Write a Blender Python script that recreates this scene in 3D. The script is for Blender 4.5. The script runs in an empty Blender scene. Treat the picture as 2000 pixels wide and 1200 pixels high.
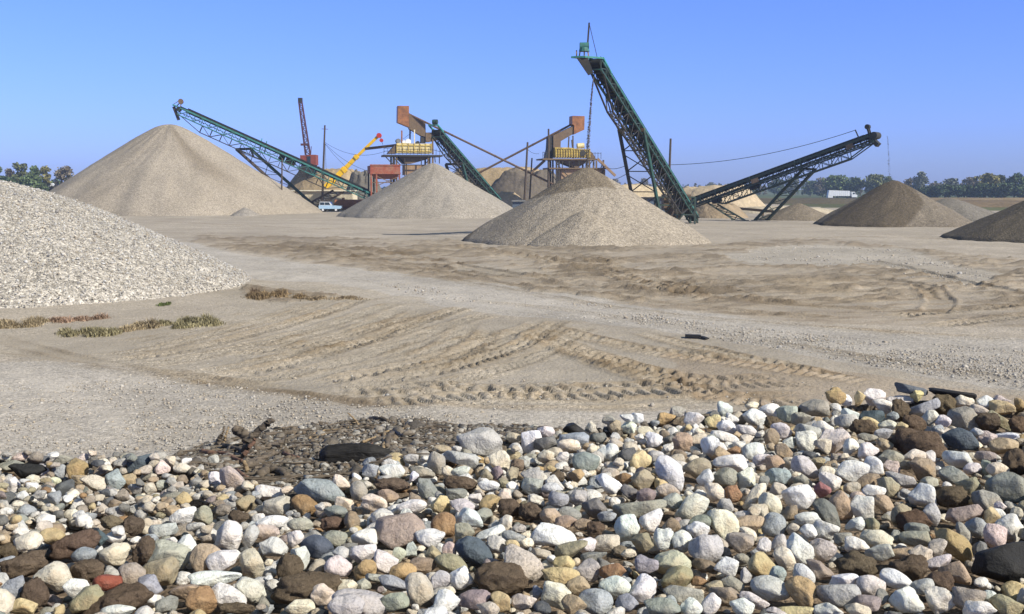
import bpy, bmesh, math, random
import numpy as np
from mathutils import Vector, Matrix
R_ = math.radians
scene = bpy.context.scene

# ------------------------------------------------------------------ camera
CAM_H = 4.0
F_PX = 2222.0                        # focal length in pixels of the 2000 px wide photograph
PITCH = math.atan(230.0 / F_PX)      # horizon lies 230 px above the middle
cam_d = bpy.data.cameras.new("camera")
cam_d.sensor_width = 36.0
cam_d.lens = 36.0 * F_PX / 2000.0
cam_d.clip_start = 0.1
cam_d.clip_end = 20000.0
cam = bpy.data.objects.new("camera", cam_d)
scene.collection.objects.link(cam)
cam.location = (0, 0, CAM_H)
cam.rotation_euler = (math.pi / 2 - PITCH, 0, 0)
scene.camera = cam

# ------------------------------------------------------------------ sky, sun, exposure
SUN_EL, SUN_AZ = 37.0, 124.0         # azimuth from the view direction (+Y) towards the right (+X)
world = bpy.data.worlds.new("World")
scene.world = world
world.use_nodes = True
wn, wl = world.node_tree.nodes, world.node_tree.links
for n in list(wn):
    wn.remove(n)
w_out = wn.new("ShaderNodeOutputWorld")
w_bg = wn.new("ShaderNodeBackground")
w_sky = wn.new("ShaderNodeTexSky")
w_sky.sky_type = 'NISHITA'
w_sky.sun_disc = False
w_sky.sun_elevation = R_(SUN_EL)
w_sky.sun_rotation = R_(SUN_AZ)
w_sky.air_density = 1.0
w_sky.dust_density = 0.35
w_sky.ozone_density = 3.0
w_tint = wn.new("ShaderNodeMix")
w_tint.data_type = 'RGBA'
w_tint.blend_type = 'MULTIPLY'
w_tint.inputs[0].default_value = 1.0
# the lowest twenty degrees, all that the picture shows, are a deeper blue than the sky overhead
w_geo = wn.new("ShaderNodeTexCoord")
w_sep = wn.new("ShaderNodeSeparateXYZ")
wl.new(w_geo.outputs['Generated'], w_sep.inputs[0])
w_ramp = wn.new("ShaderNodeValToRGB")
_el = w_ramp.color_ramp.elements
_el[0].color = (0.44, 0.59, 1.46, 1)
_el[1].color = (1.0, 0.90, 0.70, 1)
for p_, c_ in ((0.06, (0.50, 0.65, 1.50)), (0.18, (0.55, 0.70, 1.46)), (0.45, (1.0, 0.90, 0.70))):
    _el.new(p_).color = (*c_, 1)
wl.new(w_sep.outputs[2], w_ramp.inputs[0])
wl.new(w_ramp.outputs[0], w_tint.inputs[7])
wl.new(w_sky.outputs[0], w_tint.inputs[6])
wl.new(w_tint.outputs[2], w_bg.inputs[0])
w_bg.inputs[1].default_value = 0.10
wl.new(w_bg.outputs[0], w_out.inputs[0])

sun_d = bpy.data.lights.new("sun", 'SUN')
sun_d.energy = 4.5
sun_d.angle = R_(0.5)
sun_d.color = (1.0, 0.95, 0.85)
sun = bpy.data.objects.new("sun", sun_d)
scene.collection.objects.link(sun)
sv = Vector((math.sin(R_(SUN_AZ)) * math.cos(R_(SUN_EL)), math.cos(R_(SUN_AZ)) * math.cos(R_(SUN_EL)), math.sin(R_(SUN_EL))))
sun.rotation_euler = (-sv).to_track_quat('-Z', 'Y').to_euler()
sun.location = sv * 60

scene.view_settings.view_transform = 'Standard'
scene.view_settings.look = 'None'
scene.view_settings.exposure = 0.42
scene.view_settings.gamma = 1.0
scene.cycles.max_bounces = 6
scene.cycles.volume_bounces = 0

# ------------------------------------------------------------------ pixel <-> place
_F = np.array([0, math.cos(PITCH), -math.sin(PITCH)])
_U = np.array([0, math.sin(PITCH), math.cos(PITCH)])
_C = np.array([0, 0, CAM_H])


def ray(px, py):
    d = _F + (px - 1000.0) / F_PX * np.array([1.0, 0, 0]) + (600.0 - py) / F_PX * _U
    return d


def P(px, py, Y):
    d = ray(px, py)
    return _C + d * (Y / d[1])


def G(px, py, z=0.0):
    d = ray(px, py)
    return _C + d * ((z - CAM_H) / d[2])


def proj(p):
    p = np.asarray(p, float)
    q = p - _C
    w = q @ _F
    return np.stack([1000 + F_PX * q[..., 0] / w, 600 - F_PX * (q @ _U) / w, w], -1)


# ------------------------------------------------------------------ noise
def fnoise(x, y, scale=1.0, seed=0, octaves=3):
    """value noise on arrays, about -1..1"""
    out = np.zeros_like(x, dtype=float)
    amp, tot = 1.0, 0.0
    f = 1.0 / scale
    for o in range(octaves):
        rs = np.random.RandomState(seed * 31 + o)
        tab = rs.rand(256, 256) * 2 - 1
        xx, yy = x * f + 17.3 * o, y * f + 5.7 * o
        xi, yi = np.floor(xx).astype(int), np.floor(yy).astype(int)
        xf, yf = xx - xi, yy - yi
        xf, yf = xf * xf * (3 - 2 * xf), yf * yf * (3 - 2 * yf)
        a = tab[xi & 255, yi & 255]
        b = tab[(xi + 1) & 255, yi & 255]
        c = tab[xi & 255, (yi + 1) & 255]
        d = tab[(xi + 1) & 255, (yi + 1) & 255]
        out += amp * ((a * (1 - xf) + b * xf) * (1 - yf) + (c * (1 - xf) + d * xf) * yf)
        tot += amp
        amp *= 0.5
        f *= 2.03
    return out / tot


def sstep(a, b, x):
    t = np.clip((x - a) / (b - a), 0, 1)
    return t * t * (3 - 2 * t)


def in_poly(x, y, poly):
    inside = np.zeros(x.shape, bool)
    n = len(poly)
    for i in range(n):
        x0, y0 = poly[i]
        x1, y1 = poly[(i + 1) % n]
        if y0 == y1:
            continue
        c = ((y0 > y) != (y1 > y)) & (x < (x1 - x0) * (y - y0) / (y1 - y0) + x0)
        inside ^= c
    return inside


# ------------------------------------------------------------------ materials
def new_mat(name):
    m = bpy.data.materials.new(name)
    m.use_nodes = True
    nt = m.node_tree
    for n in list(nt.nodes):
        nt.nodes.remove(n)
    out = nt.nodes.new("ShaderNodeOutputMaterial")
    b = nt.nodes.new("ShaderNodeBsdfPrincipled")
    nt.links.new(b.outputs[0], out.inputs[0])
    b.inputs['Roughness'].default_value = 0.85
    b.inputs['Specular IOR Level'].default_value = 0.3
    return m, nt, b


def N(nt, typ, **kw):
    n = nt.nodes.new(typ)
    for k, v in kw.items():
        if k.startswith('i_'):
            n.inputs[k[2:].replace('_', ' ')].default_value = v
        else:
            setattr(n, k, v)
    return n


def ramp(nt, src, stops):
    r = nt.nodes.new("ShaderNodeValToRGB")
    el = r.color_ramp.elements
    while len(el) < len(stops):
        el.new(0.5)
    for e, (p, c) in zip(el, stops):
        e.position = p
        e.color = (*c, 1) if len(c) == 3 else (c[0], c[0], c[0], 1)
    nt.links.new(src, r.inputs[0])
    return r.outputs[0]


def mul(nt, a, b, fac=1.0, mode='MULTIPLY'):
    m = nt.nodes.new("ShaderNodeMix")
    m.data_type = 'RGBA'
    m.blend_type = mode
    for sock, v in ((0, fac), (6, a), (7, b)):
        if hasattr(v, 'is_output'):
            nt.links.new(v, m.inputs[sock])
        elif sock == 0:
            m.inputs[0].default_value = v
        else:
            m.inputs[sock].default_value = (*v, 1)
    return m.outputs[2]


def coords(nt):
    return nt.nodes.new("ShaderNodeTexCoord").outputs['Object']


def col_attr(nt, name='Col'):
    a = nt.nodes.new("ShaderNodeAttribute")
    a.attribute_name = name
    return a.outputs['Color']


def noise(nt, co, scale, detail=4, rough=0.55):
    n = N(nt, "ShaderNodeTexNoise")
    n.inputs['Scale'].default_value = scale
    n.inputs['Detail'].default_value = detail
    n.inputs['Roughness'].default_value = rough
    nt.links.new(co, n.inputs['Vector'])
    return n.outputs[0]


def voro(nt, co, scale, what='Color'):
    v = N(nt, "ShaderNodeTexVoronoi")
    v.inputs['Scale'].default_value = scale
    nt.links.new(co, v.inputs['Vector'])
    return v.outputs[what]


def bump(nt, bsdf, h, strength, dist, prev=None):
    b = N(nt, "ShaderNodeBump")
    b.inputs['Strength'].default_value = strength
    b.inputs['Distance'].default_value = dist
    nt.links.new(h, b.inputs['Height'])
    if prev is not None:
        nt.links.new(prev, b.inputs['Normal'])
    nt.links.new(b.outputs[0], bsdf.inputs['Normal'])
    return b.outputs[0]


def painted(name, col, rust=(0.16, 0.07, 0.03), amount=0.5, rough=0.6, scale=1.3, metal=0.0):
    """paint or bare steel with mottled rust and dirt"""
    m, nt, b = new_mat(name)
    co = coords(nt)
    f = ramp(nt, noise(nt, co, scale, 6, 0.65), [(0.5 - 0.12 * amount, (0,)), (0.72 - 0.1 * amount, (1,))])
    f2 = mul(nt, f, (amount,) * 3)
    sep = nt.nodes.new("ShaderNodeSeparateColor")
    nt.links.new(f2, sep.inputs[0])
    c = mul(nt, col, rust, sep.outputs[0], 'MIX')
    c = mul(nt, c, ramp(nt, noise(nt, co, scale * 5, 4), [(0.3, (0.72,)), (0.7, (1.12,))]))
    nt.links.new(c, b.inputs['Base Color'])
    b.inputs['Roughness'].default_value = rough
    b.inputs['Metallic'].default_value = metal
    return m


def gravel_mat(name, scales, contrast, bumpd, coarse=0.2, rough=0.95, grain=None):
    """loose stone: attribute colour broken into grains at several sizes"""
    m, nt, b = new_mat(name)
    co = coords(nt)
    c = col_attr(nt)
    prev = None
    for i, s in enumerate(scales):
        k = contrast[i]
        sep = nt.nodes.new("ShaderNodeSeparateColor")
        nt.links.new(voro(nt, co, s), sep.inputs[0])
        g = ramp(nt, sep.outputs[0], [(0.0, (1 - k,)), (0.55, (1.0,)), (1.0, (1 + k,))])
        if grain:
            gs = nt.nodes.new("ShaderNodeSeparateColor")
            nt.links.new(col_attr(nt, grain), gs.inputs[0])
            c = mul(nt, c, g, gs.outputs[0])
        else:
            c = mul(nt, c, g)
        prev = bump(nt, b, voro(nt, co, s, 'Distance'), 0.8, -bumpd[i], prev)
    c = mul(nt, c, ramp(nt, noise(nt, co, coarse, 5, 0.6), [(0.3, (0.86, 0.85, 0.83)), (0.7, (1.1, 1.1, 1.1))]))
    nt.links.new(c, b.inputs['Base Color'])
    b.inputs['Roughness'].default_value = rough
    b.inputs['Specular IOR Level'].default_value = 0.15
    return m


M = {}
M['teal'] = painted('teal_paint', (0.026, 0.09, 0.072), (0.04, 0.04, 0.03), 0.8)
M['teal_mid'] = painted('worn_teal_paint', (0.05, 0.21, 0.18), (0.045, 0.05, 0.035), 0.7)
M['teal_bright'] = painted('bright_teal_paint', (0.06, 0.30, 0.26), (0.06, 0.08, 0.06), 0.6)
M['steel'] = painted('dark_steel', (0.036, 0.036, 0.031), (0.075, 0.055, 0.038), 0.6)
M['steel_green'] = painted('dark_green_steel', (0.045, 0.075, 0.06), (0.06, 0.055, 0.04), 0.6)
M['belt'] = painted('rubber_belt', (0.012, 0.014, 0.014), (0.05, 0.045, 0.035), 0.35, 0.8)
M['rust'] = painted('rusty_plate', (0.36, 0.15, 0.055), (0.10, 0.05, 0.03), 0.75, 0.5, 0.9)
M['rust_dark'] = painted('brown_plate', (0.17, 0.115, 0.065), (0.10, 0.06, 0.035), 0.5, 0.6, 0.7)
M['rust_red'] = painted('faded_red_plate', (0.30, 0.075, 0.04), (0.32, 0.20, 0.12), 0.6, 0.7, 0.9)
M['tan_plate'] = painted('tan_plate', (0.36, 0.24, 0.14), (0.25, 0.12, 0.06), 0.5, 0.7, 0.8)
M['yellow_pale'] = painted('pale_yellow_paint', (0.72, 0.60, 0.30), (0.40, 0.28, 0.10), 0.65, 0.6, 1.1)
M['yellow_dirty'] = painted('dirty_yellow_paint', (0.60, 0.44, 0.10), (0.20, 0.13, 0.05), 0.7, 0.6, 1.2)
M['yellow'] = painted('crane_yellow', (0.85, 0.52, 0.02), (0.5, 0.3, 0.05), 0.15, 0.4)
M['red'] = painted('crane_red', (0.55, 0.05, 0.035), (0.3, 0.05, 0.03), 0.2, 0.5)
M['crane_red'] = painted('dull_red_paint', (0.27, 0.065, 0.045), (0.13, 0.05, 0.035), 0.45, 0.7)
M['purple_steel'] = painted('lattice_steel', (0.11, 0.045, 0.05), (0.05, 0.035, 0.035), 0.5)
M['pole'] = painted('weathered_pole', (0.10, 0.075, 0.055), (0.06, 0.045, 0.035), 0.5, 0.9)
M['wire'] = painted('cable', (0.03, 0.03, 0.032), (0.03, 0.03, 0.03), 0.1, 0.7)
M['pipe'] = painted('brown_pipe', (0.15, 0.095, 0.06), (0.09, 0.055, 0.035), 0.5, 0.6)
M['cream'] = painted('cream_sheet', (0.72, 0.64, 0.46), (0.45, 0.36, 0.24), 0.3, 0.7)
M['tank'] = painted('rusty_tank', (0.34, 0.14, 0.07), (0.22, 0.09, 0.045), 0.5, 0.7)
M['white'] = painted('white_paint', (0.78, 0.79, 0.80), (0.6, 0.58, 0.54), 0.2, 0.45)
M['blue_pale'] = painted('pale_blue_paint', (0.42, 0.60, 0.78), (0.42, 0.55, 0.7), 0.15, 0.35)
M['rubber'] = painted('tyre_rubber', (0.02, 0.02, 0.02), (0.06, 0.055, 0.05), 0.3, 0.9)
M['glass'] = painted('dark_glass', (0.03, 0.05, 0.07), (0.03, 0.05, 0.07), 0.0, 0.08)
M['concrete'] = painted('grey_concrete', (0.22, 0.22, 0.21), (0.14, 0.14, 0.13), 0.4, 0.9)
M['bluegrey'] = painted('bluegrey_sheet', (0.10, 0.13, 0.17), (0.07, 0.075, 0.08), 0.4, 0.8)

M['ground'] = gravel_mat('earth_and_gravel', (11.0, 30.0), (0.14, 0.32), (0.02, 0.012), 0.16, grain='Kind')
M['pile'] = gravel_mat('stockpile_gravel', (6.0, 11.0), (0.10, 0.36), (0.03, 0.05), 0.10)
M['pebbles'] = gravel_mat('pebble_pile', (9.0, 18.0), (0.4, 0.4), (0.05, 0.03), 0.3)
M['sand'] = gravel_mat('sand_mound', (1.2, 4.0), (0.10, 0.10), (0.12, 0.05), 0.08)
M['grit'] = gravel_mat('heap_dirt', (22.0, 60.0), (0.3, 0.35), (0.02, 0.008), 1.4)


def dusty(nt, c, co, k):
    inv = nt.nodes.new("ShaderNodeMath"); inv.operation = 'SUBTRACT'; inv.inputs[0].default_value = 1.0
    nt.links.new(k.outputs[2], inv.inputs[1])
    m = nt.nodes.new("ShaderNodeMath"); m.operation = 'MULTIPLY'
    nt.links.new(ramp(nt, noise(nt, co, 5, 6, 0.7), [(0.55, (0,)), (0.8, (0.36,))]), m.inputs[0])
    nt.links.new(inv.outputs[0], m.inputs[1])
    return mul(nt, c, (0.42, 0.365, 0.29), m.outputs[0], 'MIX')


def stone_mat():
    m, nt, b = new_mat('stone')
    co = coords(nt)
    c = col_attr(nt)
    k = nt.nodes.new("ShaderNodeSeparateColor")
    nt.links.new(col_attr(nt, 'Kind'), k.inputs[0])     # red: speckle, green: stain, blue: earth
    c = mul(nt, c, ramp(nt, noise(nt, co, 16, 7, 0.68), [(0.30, (0.58, 0.54, 0.48)), (0.45, (0.99, 0.98, 0.96)), (0.72, (1.16, 1.16, 1.16))]))
    st = nt.nodes.new("ShaderNodeMath"); st.operation = 'MULTIPLY'
    nt.links.new(ramp(nt, noise(nt, co, 8, 5, 0.65), [(0.5, (0,)), (0.64, (1,))]), st.inputs[0])
    nt.links.new(k.outputs[1], st.inputs[1])
    c = mul(nt, c, (0.42, 0.27, 0.12), st.outputs[0], 'MIX')
    sp = nt.nodes.new("ShaderNodeSeparateColor")
    nt.links.new(voro(nt, co, 130), sp.inputs[0])
    c = mul(nt, c, ramp(nt, sp.outputs[0], [(0.0, (0.3,)), (0.35, (0.9,)), (1.0, (1.3,))]), k.outputs[0])
    # a dusting of pale mud in blotches
    c = dusty(nt, c, co, k)
    nt.links.new(c, b.inputs['Base Color'])
    p = bump(nt, b, noise(nt, co, 13, 8, 0.7), 0.85, 0.04)
    bump(nt, b, voro(nt, co, 85, 'Distance'), 0.3, 0.006, p)
    b.inputs['Roughness'].default_value = 0.72
    return m


def clod_mat():
    m, nt, b = new_mat('earth_clod')
    co = coords(nt)
    c = col_attr(nt)
    c = mul(nt, c, ramp(nt, noise(nt, co, 30, 8, 0.75), [(0.3, (0.72,)), (0.7, (1.2,))]))
    nt.links.new(c, b.inputs['Base Color'])
    p = bump(nt, b, noise(nt, co, 24, 8, 0.75), 1.0, 0.045)
    bump(nt, b, voro(nt, co, 55, 'Distance'), 0.5, 0.012, p)
    b.inputs['Roughness'].default_value = 1.0
    b.inputs['Specular IOR Level'].default_value = 0.05
    return m


def wood_mat(name, col, rough=0.9):
    m, nt, b = new_mat(name)
    co = coords(nt)
    w = N(nt, "ShaderNodeMapping")
    w.inputs['Scale'].default_value = (6, 40, 40)
    nt.links.new(co, w.inputs['Vector'])
    n = noise(nt, w.outputs[0], 1.0, 6, 0.6)
    nt.links.new(mul(nt, col, ramp(nt, n, [(0.3, (0.5,)), (0.7, (1.35,))])), b.inputs['Base Color'])
    bump(nt, b, n, 0.7, 0.02)
    b.inputs['Roughness'].default_value = rough
    return m


M['stone'] = stone_mat()
M['clod'] = clod_mat()
M['wood'] = wood_mat('driftwood', (0.135, 0.108, 0.08))
M['wood_red'] = wood_mat('reddish_driftwood', (0.19, 0.11, 0.075))
M['wood_pale'] = wood_mat('pale_driftwood', (0.30, 0.22, 0.13))
M['charred'] = wood_mat('charred_wood', (0.022, 0.020, 0.018), 0.6)


def leaf_mat():
    m, nt, b = new_mat('foliage')
    c = mul(nt, col_attr(nt), ramp(nt, noise(nt, coords(nt), 0.5, 3), [(0.3, (0.7,)), (0.7, (1.25,))]))
    nt.links.new(c, b.inputs['Base Color'])
    b.inputs['Roughness'].default_value = 0.7
    b.inputs['Specular IOR Level'].default_value = 0.15
    return m


M['leaf'] = leaf_mat()
M['bark'] = painted('bark', (0.11, 0.085, 0.065), (0.07, 0.055, 0.045), 0.4, 0.95)


# ------------------------------------------------------------------ object helpers
def tag(o, label=None, cat=None, group=None, kind=None):
    if label: o['label'] = label
    if cat: o['category'] = cat
    if group: o['group'] = group
    if kind: o['kind'] = kind
    return o


def thing(name, label, cat, loc, group=None):
    o = bpy.data.objects.new(name, None)
    scene.collection.objects.link(o)
    o.location = tuple(loc)
    o.empty_display_size = 0.5
    return tag(o, label, cat, group)


def mesh_obj(name, V, Fc, mat, parent=None, loc=(0, 0, 0), smooth=False, cols=None, kinds=None):
    """V n x 3 world points; Fc an int array (n x k) or a list of faces; colours per vertex"""
    base = np.array(parent.location if parent is not None else loc, float)
    pp = parent
    while pp is not None and pp.parent is not None:
        pp = pp.parent
        base = base + np.array(pp.location)
    V = np.asarray(V, float) - base
    me = bpy.data.meshes.new(name)
    if isinstance(Fc, np.ndarray):
        k = Fc.shape[1]
        me.vertices.add(len(V))
        me.vertices.foreach_set("co", V.astype(np.float32).ravel())
        me.loops.add(Fc.size)
        me.loops.foreach_set("vertex_index", Fc.astype(np.int32).ravel())
        me.polygons.add(len(Fc))
        me.polygons.foreach_set("loop_start", np.arange(0, Fc.size, k, dtype=np.int32))
        me.update(calc_edges=True)
    else:
        me.from_pydata([tuple(v) for v in V], [], Fc)
        me.update()
    if smooth:
        me.polygons.foreach_set("use_smooth", np.ones(len(me.polygons), bool))
    for nm, arr in (('Col', cols), ('Kind', kinds)):
        if arr is not None:
            a = me.color_attributes.new(nm, 'FLOAT_COLOR', 'POINT')
            arr = np.asarray(arr, float)
            if arr.ndim == 1:
                arr = np.tile(arr, (len(V), 1))
            rgba = np.ones((len(V), 4), np.float32)
            rgba[:, :3] = arr
            a.data.foreach_set("color", rgba.ravel())
    me.materials.append(mat)
    o = bpy.data.objects.new(name, me)
    scene.collection.objects.link(o)
    if parent is not None:
        o.parent = parent
    else:
        o.location = loc
    return o


class MB:
    """collects boxes, bars and tubes of one part"""
    def __init__(s):
        s.v, s.f = [], []

    def add(s, vs, fs):
        n = len(s.v)
        s.v += [tuple(float(c) for c in v) for v in vs]
        s.f += [tuple(i + n for i in f) for f in fs]
        return s

    def box(s, x0, x1, y0, y1, z0, z1):
        return s.add([(x0, y0, z0), (x1, y0, z0), (x1, y1, z0), (x0, y1, z0), (x0, y0, z1), (x1, y0, z1), (x1, y1, z1), (x0, y1, z1)],
                     [(0, 3, 2, 1), (4, 5, 6, 7), (0, 1, 5, 4), (1, 2, 6, 5), (2, 3, 7, 6), (3, 0, 4, 7)])

    def bar(s, p, q, w, h=None, up=(0, 0, 1)):
        p, q = Vector(p), Vector(q)
        h = w if h is None else h
        d = (q - p)
        if d.length < 1e-6:
            return s
        d.normalize()
        u = Vector(up)
        if abs(d.dot(u.normalized())) > 0.98:
            u = Vector((0, 1, 0))
        sx = d.cross(u).normalized() * (w / 2)
        sz = sx.cross(d).normalized() * (h / 2)
        vs = [p - sx - sz, p + sx - sz, p + sx + sz, p - sx + sz, q - sx - sz, q + sx - sz, q + sx + sz, q - sx + sz]
        return s.add(vs, [(0, 1, 2, 3), (7, 6, 5, 4), (0, 4, 5, 1), (1, 5, 6, 2), (2, 6, 7, 3), (3, 7, 4, 0)])

    def tube(s, pts, radii, n=8, cap=True):
        pts = [Vector(p) for p in pts]
        if not hasattr(radii, '__len__'):
            radii = [radii] * len(pts)
        rings = []
        for i, p in enumerate(pts):
            d = (pts[min(i + 1, len(pts) - 1)] - pts[max(i - 1, 0)]).normalized()
            u = Vector((0, 0, 1)) if abs(d.z) < 0.9 else Vector((1, 0, 0))
            a = d.cross(u).normalized()
            b = a.cross(d).normalized()
            rings.append([p + (a * math.cos(2 * math.pi * k / n) + b * math.sin(2 * math.pi * k / n)) * radii[i] for k in range(n)])
        vs = [v for r in rings for v in r]
        fs = []
        for i in range(len(pts) - 1):
            for k in range(n):
                a, b = i * n + k, i * n + (k + 1) % n
                fs.append((a, b, b + n, a + n))
        if cap:
            fs.append(tuple(reversed(range(n))))
            fs.append(tuple(range((len(pts) - 1) * n, len(pts) * n)))
        return s.add(vs, fs)

    def prism(s, poly, y0, y1):
        """poly of (x, z) extruded along y"""
        n = len(poly)
        vs = [(x, y0, z) for x, z in poly] + [(x, y1, z) for x, z in poly]
        fs = [tuple(range(n)), tuple(reversed(range(n, 2 * n)))]
        for i in range(n):
            j = (i + 1) % n
            fs.append((j, i, i + n, j + n))
        return s.add(vs, fs)

    def build(s, name, mat, parent=None, loc=(0, 0, 0), smooth=False):
        o = mesh_obj(name, np.array(s.v), s.f, mat, parent, loc, smooth)
        bm = bmesh.new()
        bm.from_mesh(o.data)
        bmesh.ops.recalc_face_normals(bm, faces=bm.faces)
        bm.to_mesh(o.data)
        bm.free()
        return o
# ================================================================== the ground
rows = [-400, -120, -40, -15, -6, 0, 3, 6.0]
y = 6.0
while y < 9: y *= 1.012; rows.append(y)
while y < 60: y *= 1.0026; rows.append(y)
while y < 80: y *= 1.0045; rows.append(y)
while y < 170: y *= 1.009; rows.append(y)
while y < 9000: y *= 1.05; rows.append(y)
rows = np.array(rows)
du = 0.0018
us = np.concatenate([[-6, -3, -1.8, -1.2, -0.9, -0.75], np.arange(-0.60, 0.60, du), [0.75, 0.9, 1.2, 1.8, 3, 6]])
sY = np.maximum(np.abs(rows), 6.0)
gx = us[None, :] * sY[:, None]
gy = np.repeat(rows[:, None], len(us), 1)
nR, nC = gx.shape

TRACKS = [  # pixel polyline of the photograph, tyre width m, depth m, lug spacing m, kind
    ([(200, 708), (330, 690), (450, 662), (600, 622), (700, 590), (745, 580)], 0.65, 0.07, 0.36, 1),
    ([(385, 742), (520, 722), (640, 692), (760, 652), (860, 615), (920, 600)], 0.65, 0.08, 0.36, 1),
    ([(610, 752), (760, 722), (880, 692), (980, 660), (1065, 628)], 0.65, 0.08, 0.36, 1),
    ([(700, 745), (850, 728), (955, 700), (1020, 676), (1095, 625)], 0.60, 0.07, 0.34, 1),
    ([(780, 712), (850, 684), (895, 655), (918, 628)], 0.62, 0.05, 0.24, 2),
    ([(560, 690), (640, 662), (710, 638), (785, 600)], 0.62, 0.045, 0.24, 2),
    ([(250, 680), (400, 655), (540, 615), (620, 590)], 0.62, 0.045, 0.26, 2),
    ([(1025, 648), (1120, 684), (1230, 720), (1330, 738), (1420, 742), (1560, 736)], 0.7, 0.08, 0.42, 1),
    ([(1060, 638), (1200, 672), (1330, 692), (1500, 714), (1610, 730)], 0.7, 0.06, 0.40, 1),
    ([(640, 772), (780, 770), (900, 762), (1060, 765), (1200, 756), (1420, 750)], 0.7, 0.08, 0.42, 1),
    ([(1270, 655), (1400, 690), (1500, 708), (1660, 742)], 0.6, 0.06, 0.40, 1),
    ([(1130, 690), (1250, 735), (1400, 772), (1560, 770)], 0.6, 0.06, 0.42, 1),
    ([(420, 700), (560, 680), (680, 655), (800, 620)], 0.6, 0.06, 0.34, 1),
    ([(-20, 655), (90, 685), (220, 716), (400, 742), (600, 765)], 0.5, 0.05, 0.5, 0),
    ([(-20, 672), (90, 700), (240, 730)], 0.4, 0.05, 0.5, 0),
    ([(200, 716), (500, 764), (800, 790), (1100, 800), (1400, 790)], 0.4, 0.05, 0.5, 0),
    ([(300, 720), (560, 770), (850, 800)], 0.4, 0.04, 0.5, 0),
    ([(900, 776), (1200, 782), (1500, 772), (1600, 775)], 0.4, 0.05, 0.5, 0),
    ([(420, 466), (600, 490), (800, 522), (1000, 556), (1200, 582), (1400, 604), (1640, 624)], 0.9, 0.14, 0.7, 0),
    ([(500, 470), (700, 500), (900, 532), (1100, 556), (1300, 574), (1500, 590), (1700, 606)], 0.9, 0.16, 0.7, 0),
    ([(620, 478), (800, 500), (960, 530), (1110, 548)], 0.9, 0.18, 0.6, 0),
    ([(880, 480), (1010, 500), (1150, 526), (1300, 572)], 0.9, 0.20, 0.6, 1),
    ([(1150, 508), (1240, 538), (1310, 562), (1360, 580)], 1.0, 0.18, 0.5, 1),
    ([(1290, 545), (1420, 570), (1500, 590), (1680, 604), (1800, 610)], 0.8, 0.12, 0.5, 0),
    ([(1620, 536), (1740, 548), (1810, 565), (1838, 588), (1822, 612)], 0.9, 0.14, 0.5, 0),
    ([(1700, 548), (1790, 562), (1826, 586)], 0.5, 0.10, 0.5, 0),
    ([(1690, 508), (1800, 532), (1900, 556), (2020, 580)], 0.9, 0.18, 0.5, 0),
    ([(1740, 620), (1850, 608), (1960, 600), (2040, 592)], 0.8, 0.09, 0.4, 1),
    ([(1800, 640), (1900, 628), (2040, 610)], 0.8, 0.07, 0.4, 1),
    ([(880, 586), (1100, 606), (1400, 650), (1700, 700), (2020, 745)], 0.5, 0.04, 0.5, 0),
    ([(640, 500), (900, 550), (1200, 600), (1500, 632), (2020, 668)], 0.6, 0.04, 0.5, 0),
    ([(300, 432), (600, 446), (900, 452)], 0.9, 0.07, 0.5, 0),
    ([(1450, 470), (1700, 462), (1900, 470)], 0.9, 0.07, 0.5, 0),
]
gz = np.zeros_like(gx)
pj = proj(np.stack([gx, gy, gz], -1))
ok = pj[..., 2] > 2.0
pxx = np.where(ok, pj[..., 0], -9999.0)
pyy = np.where(ok, pj[..., 1], 9999.0)

# colours: real differences of the soil (sand, gravel, damp earth), edges broken by noise
wx = pxx + 26 * fnoise(gx, gy, 3.0, 3, 4) * (1 + 25.0 / np.maximum(gy, 8))
wy = pyy + 7 * fnoise(gx + 40, gy, 2.6, 4, 4) * (0.35 + 14.0 / np.maximum(gy, 8))


def zone(poly, soft=6):
    a = np.zeros(gx.shape)
    for k in range(4):
        a += in_poly(wx + soft * fnoise(gx, gy, 0.6, 50 + k, 3), wy + 0.35 * soft * fnoise(gx, gy, 0.5, 60 + k, 3), poly)
    return (a / 4.0)[..., None]


c_base = np.array([0.375, 0.325, 0.262])
c_road = np.array([0.395, 0.357, 0.308])
c_sand = np.array([0.372, 0.324, 0.260])
c_dirt = np.array([0.262, 0.212, 0.154])
c_dark = np.array([0.185, 0.136, 0.086])
c_white = np.array([0.42, 0.385, 0.33])
gc = np.tile(c_base, (nR, nC, 1))


def lay(poly, col, k=1.0, soft=6):
    global gc
    a = zone(poly, soft) * k
    gc = gc * (1 - a) + np.array(col) * a


mottle = fnoise(gx, gy * 0.6, 4.0, 9, 5)[..., None]
lay([(-900, 690), (200, 712), (500, 760), (900, 795), (1100, 805), (1400, 800), (1400, 1300), (-900, 1300)], c_road, 0.9)
lay([(330, 466), (480, 500), (620, 515), (800, 540), (1000, 562), (1300, 606), (1600, 640), (2900, 720), (2900, 900), (2000, 760), (1700, 716), (1400, 664),
     (1250, 640), (1000, 618), (880, 600), (700, 560), (480, 540), (300, 500)], c_road, 1.0)
lay([(480, 545), (700, 562), (880, 602), (1000, 620), (1250, 642), (1400, 667), (1700, 722), (2000, 764), (2600, 840), (2000, 800), (1500, 800), (900, 792),
     (500, 758), (200, 714), (-600, 640), (-300, 600), (200, 640), (420, 610)], c_sand, 0.9)
lay([(1300, 690), (1500, 712), (1700, 730), (2000, 770), (2500, 830), (1500, 800), (1350, 780)], (0.33, 0.255, 0.18), 0.5)
lay([(380, 458), (640, 466), (900, 470), (940, 486), (1100, 484), (1400, 478), (1600, 466), (1900, 500), (2500, 560), (2500, 660), (2000, 640), (1600, 634),
     (1300, 604), (1000, 560), (800, 538), (620, 512), (480, 494), (380, 478)], c_dirt, 0.62, 10)
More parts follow.
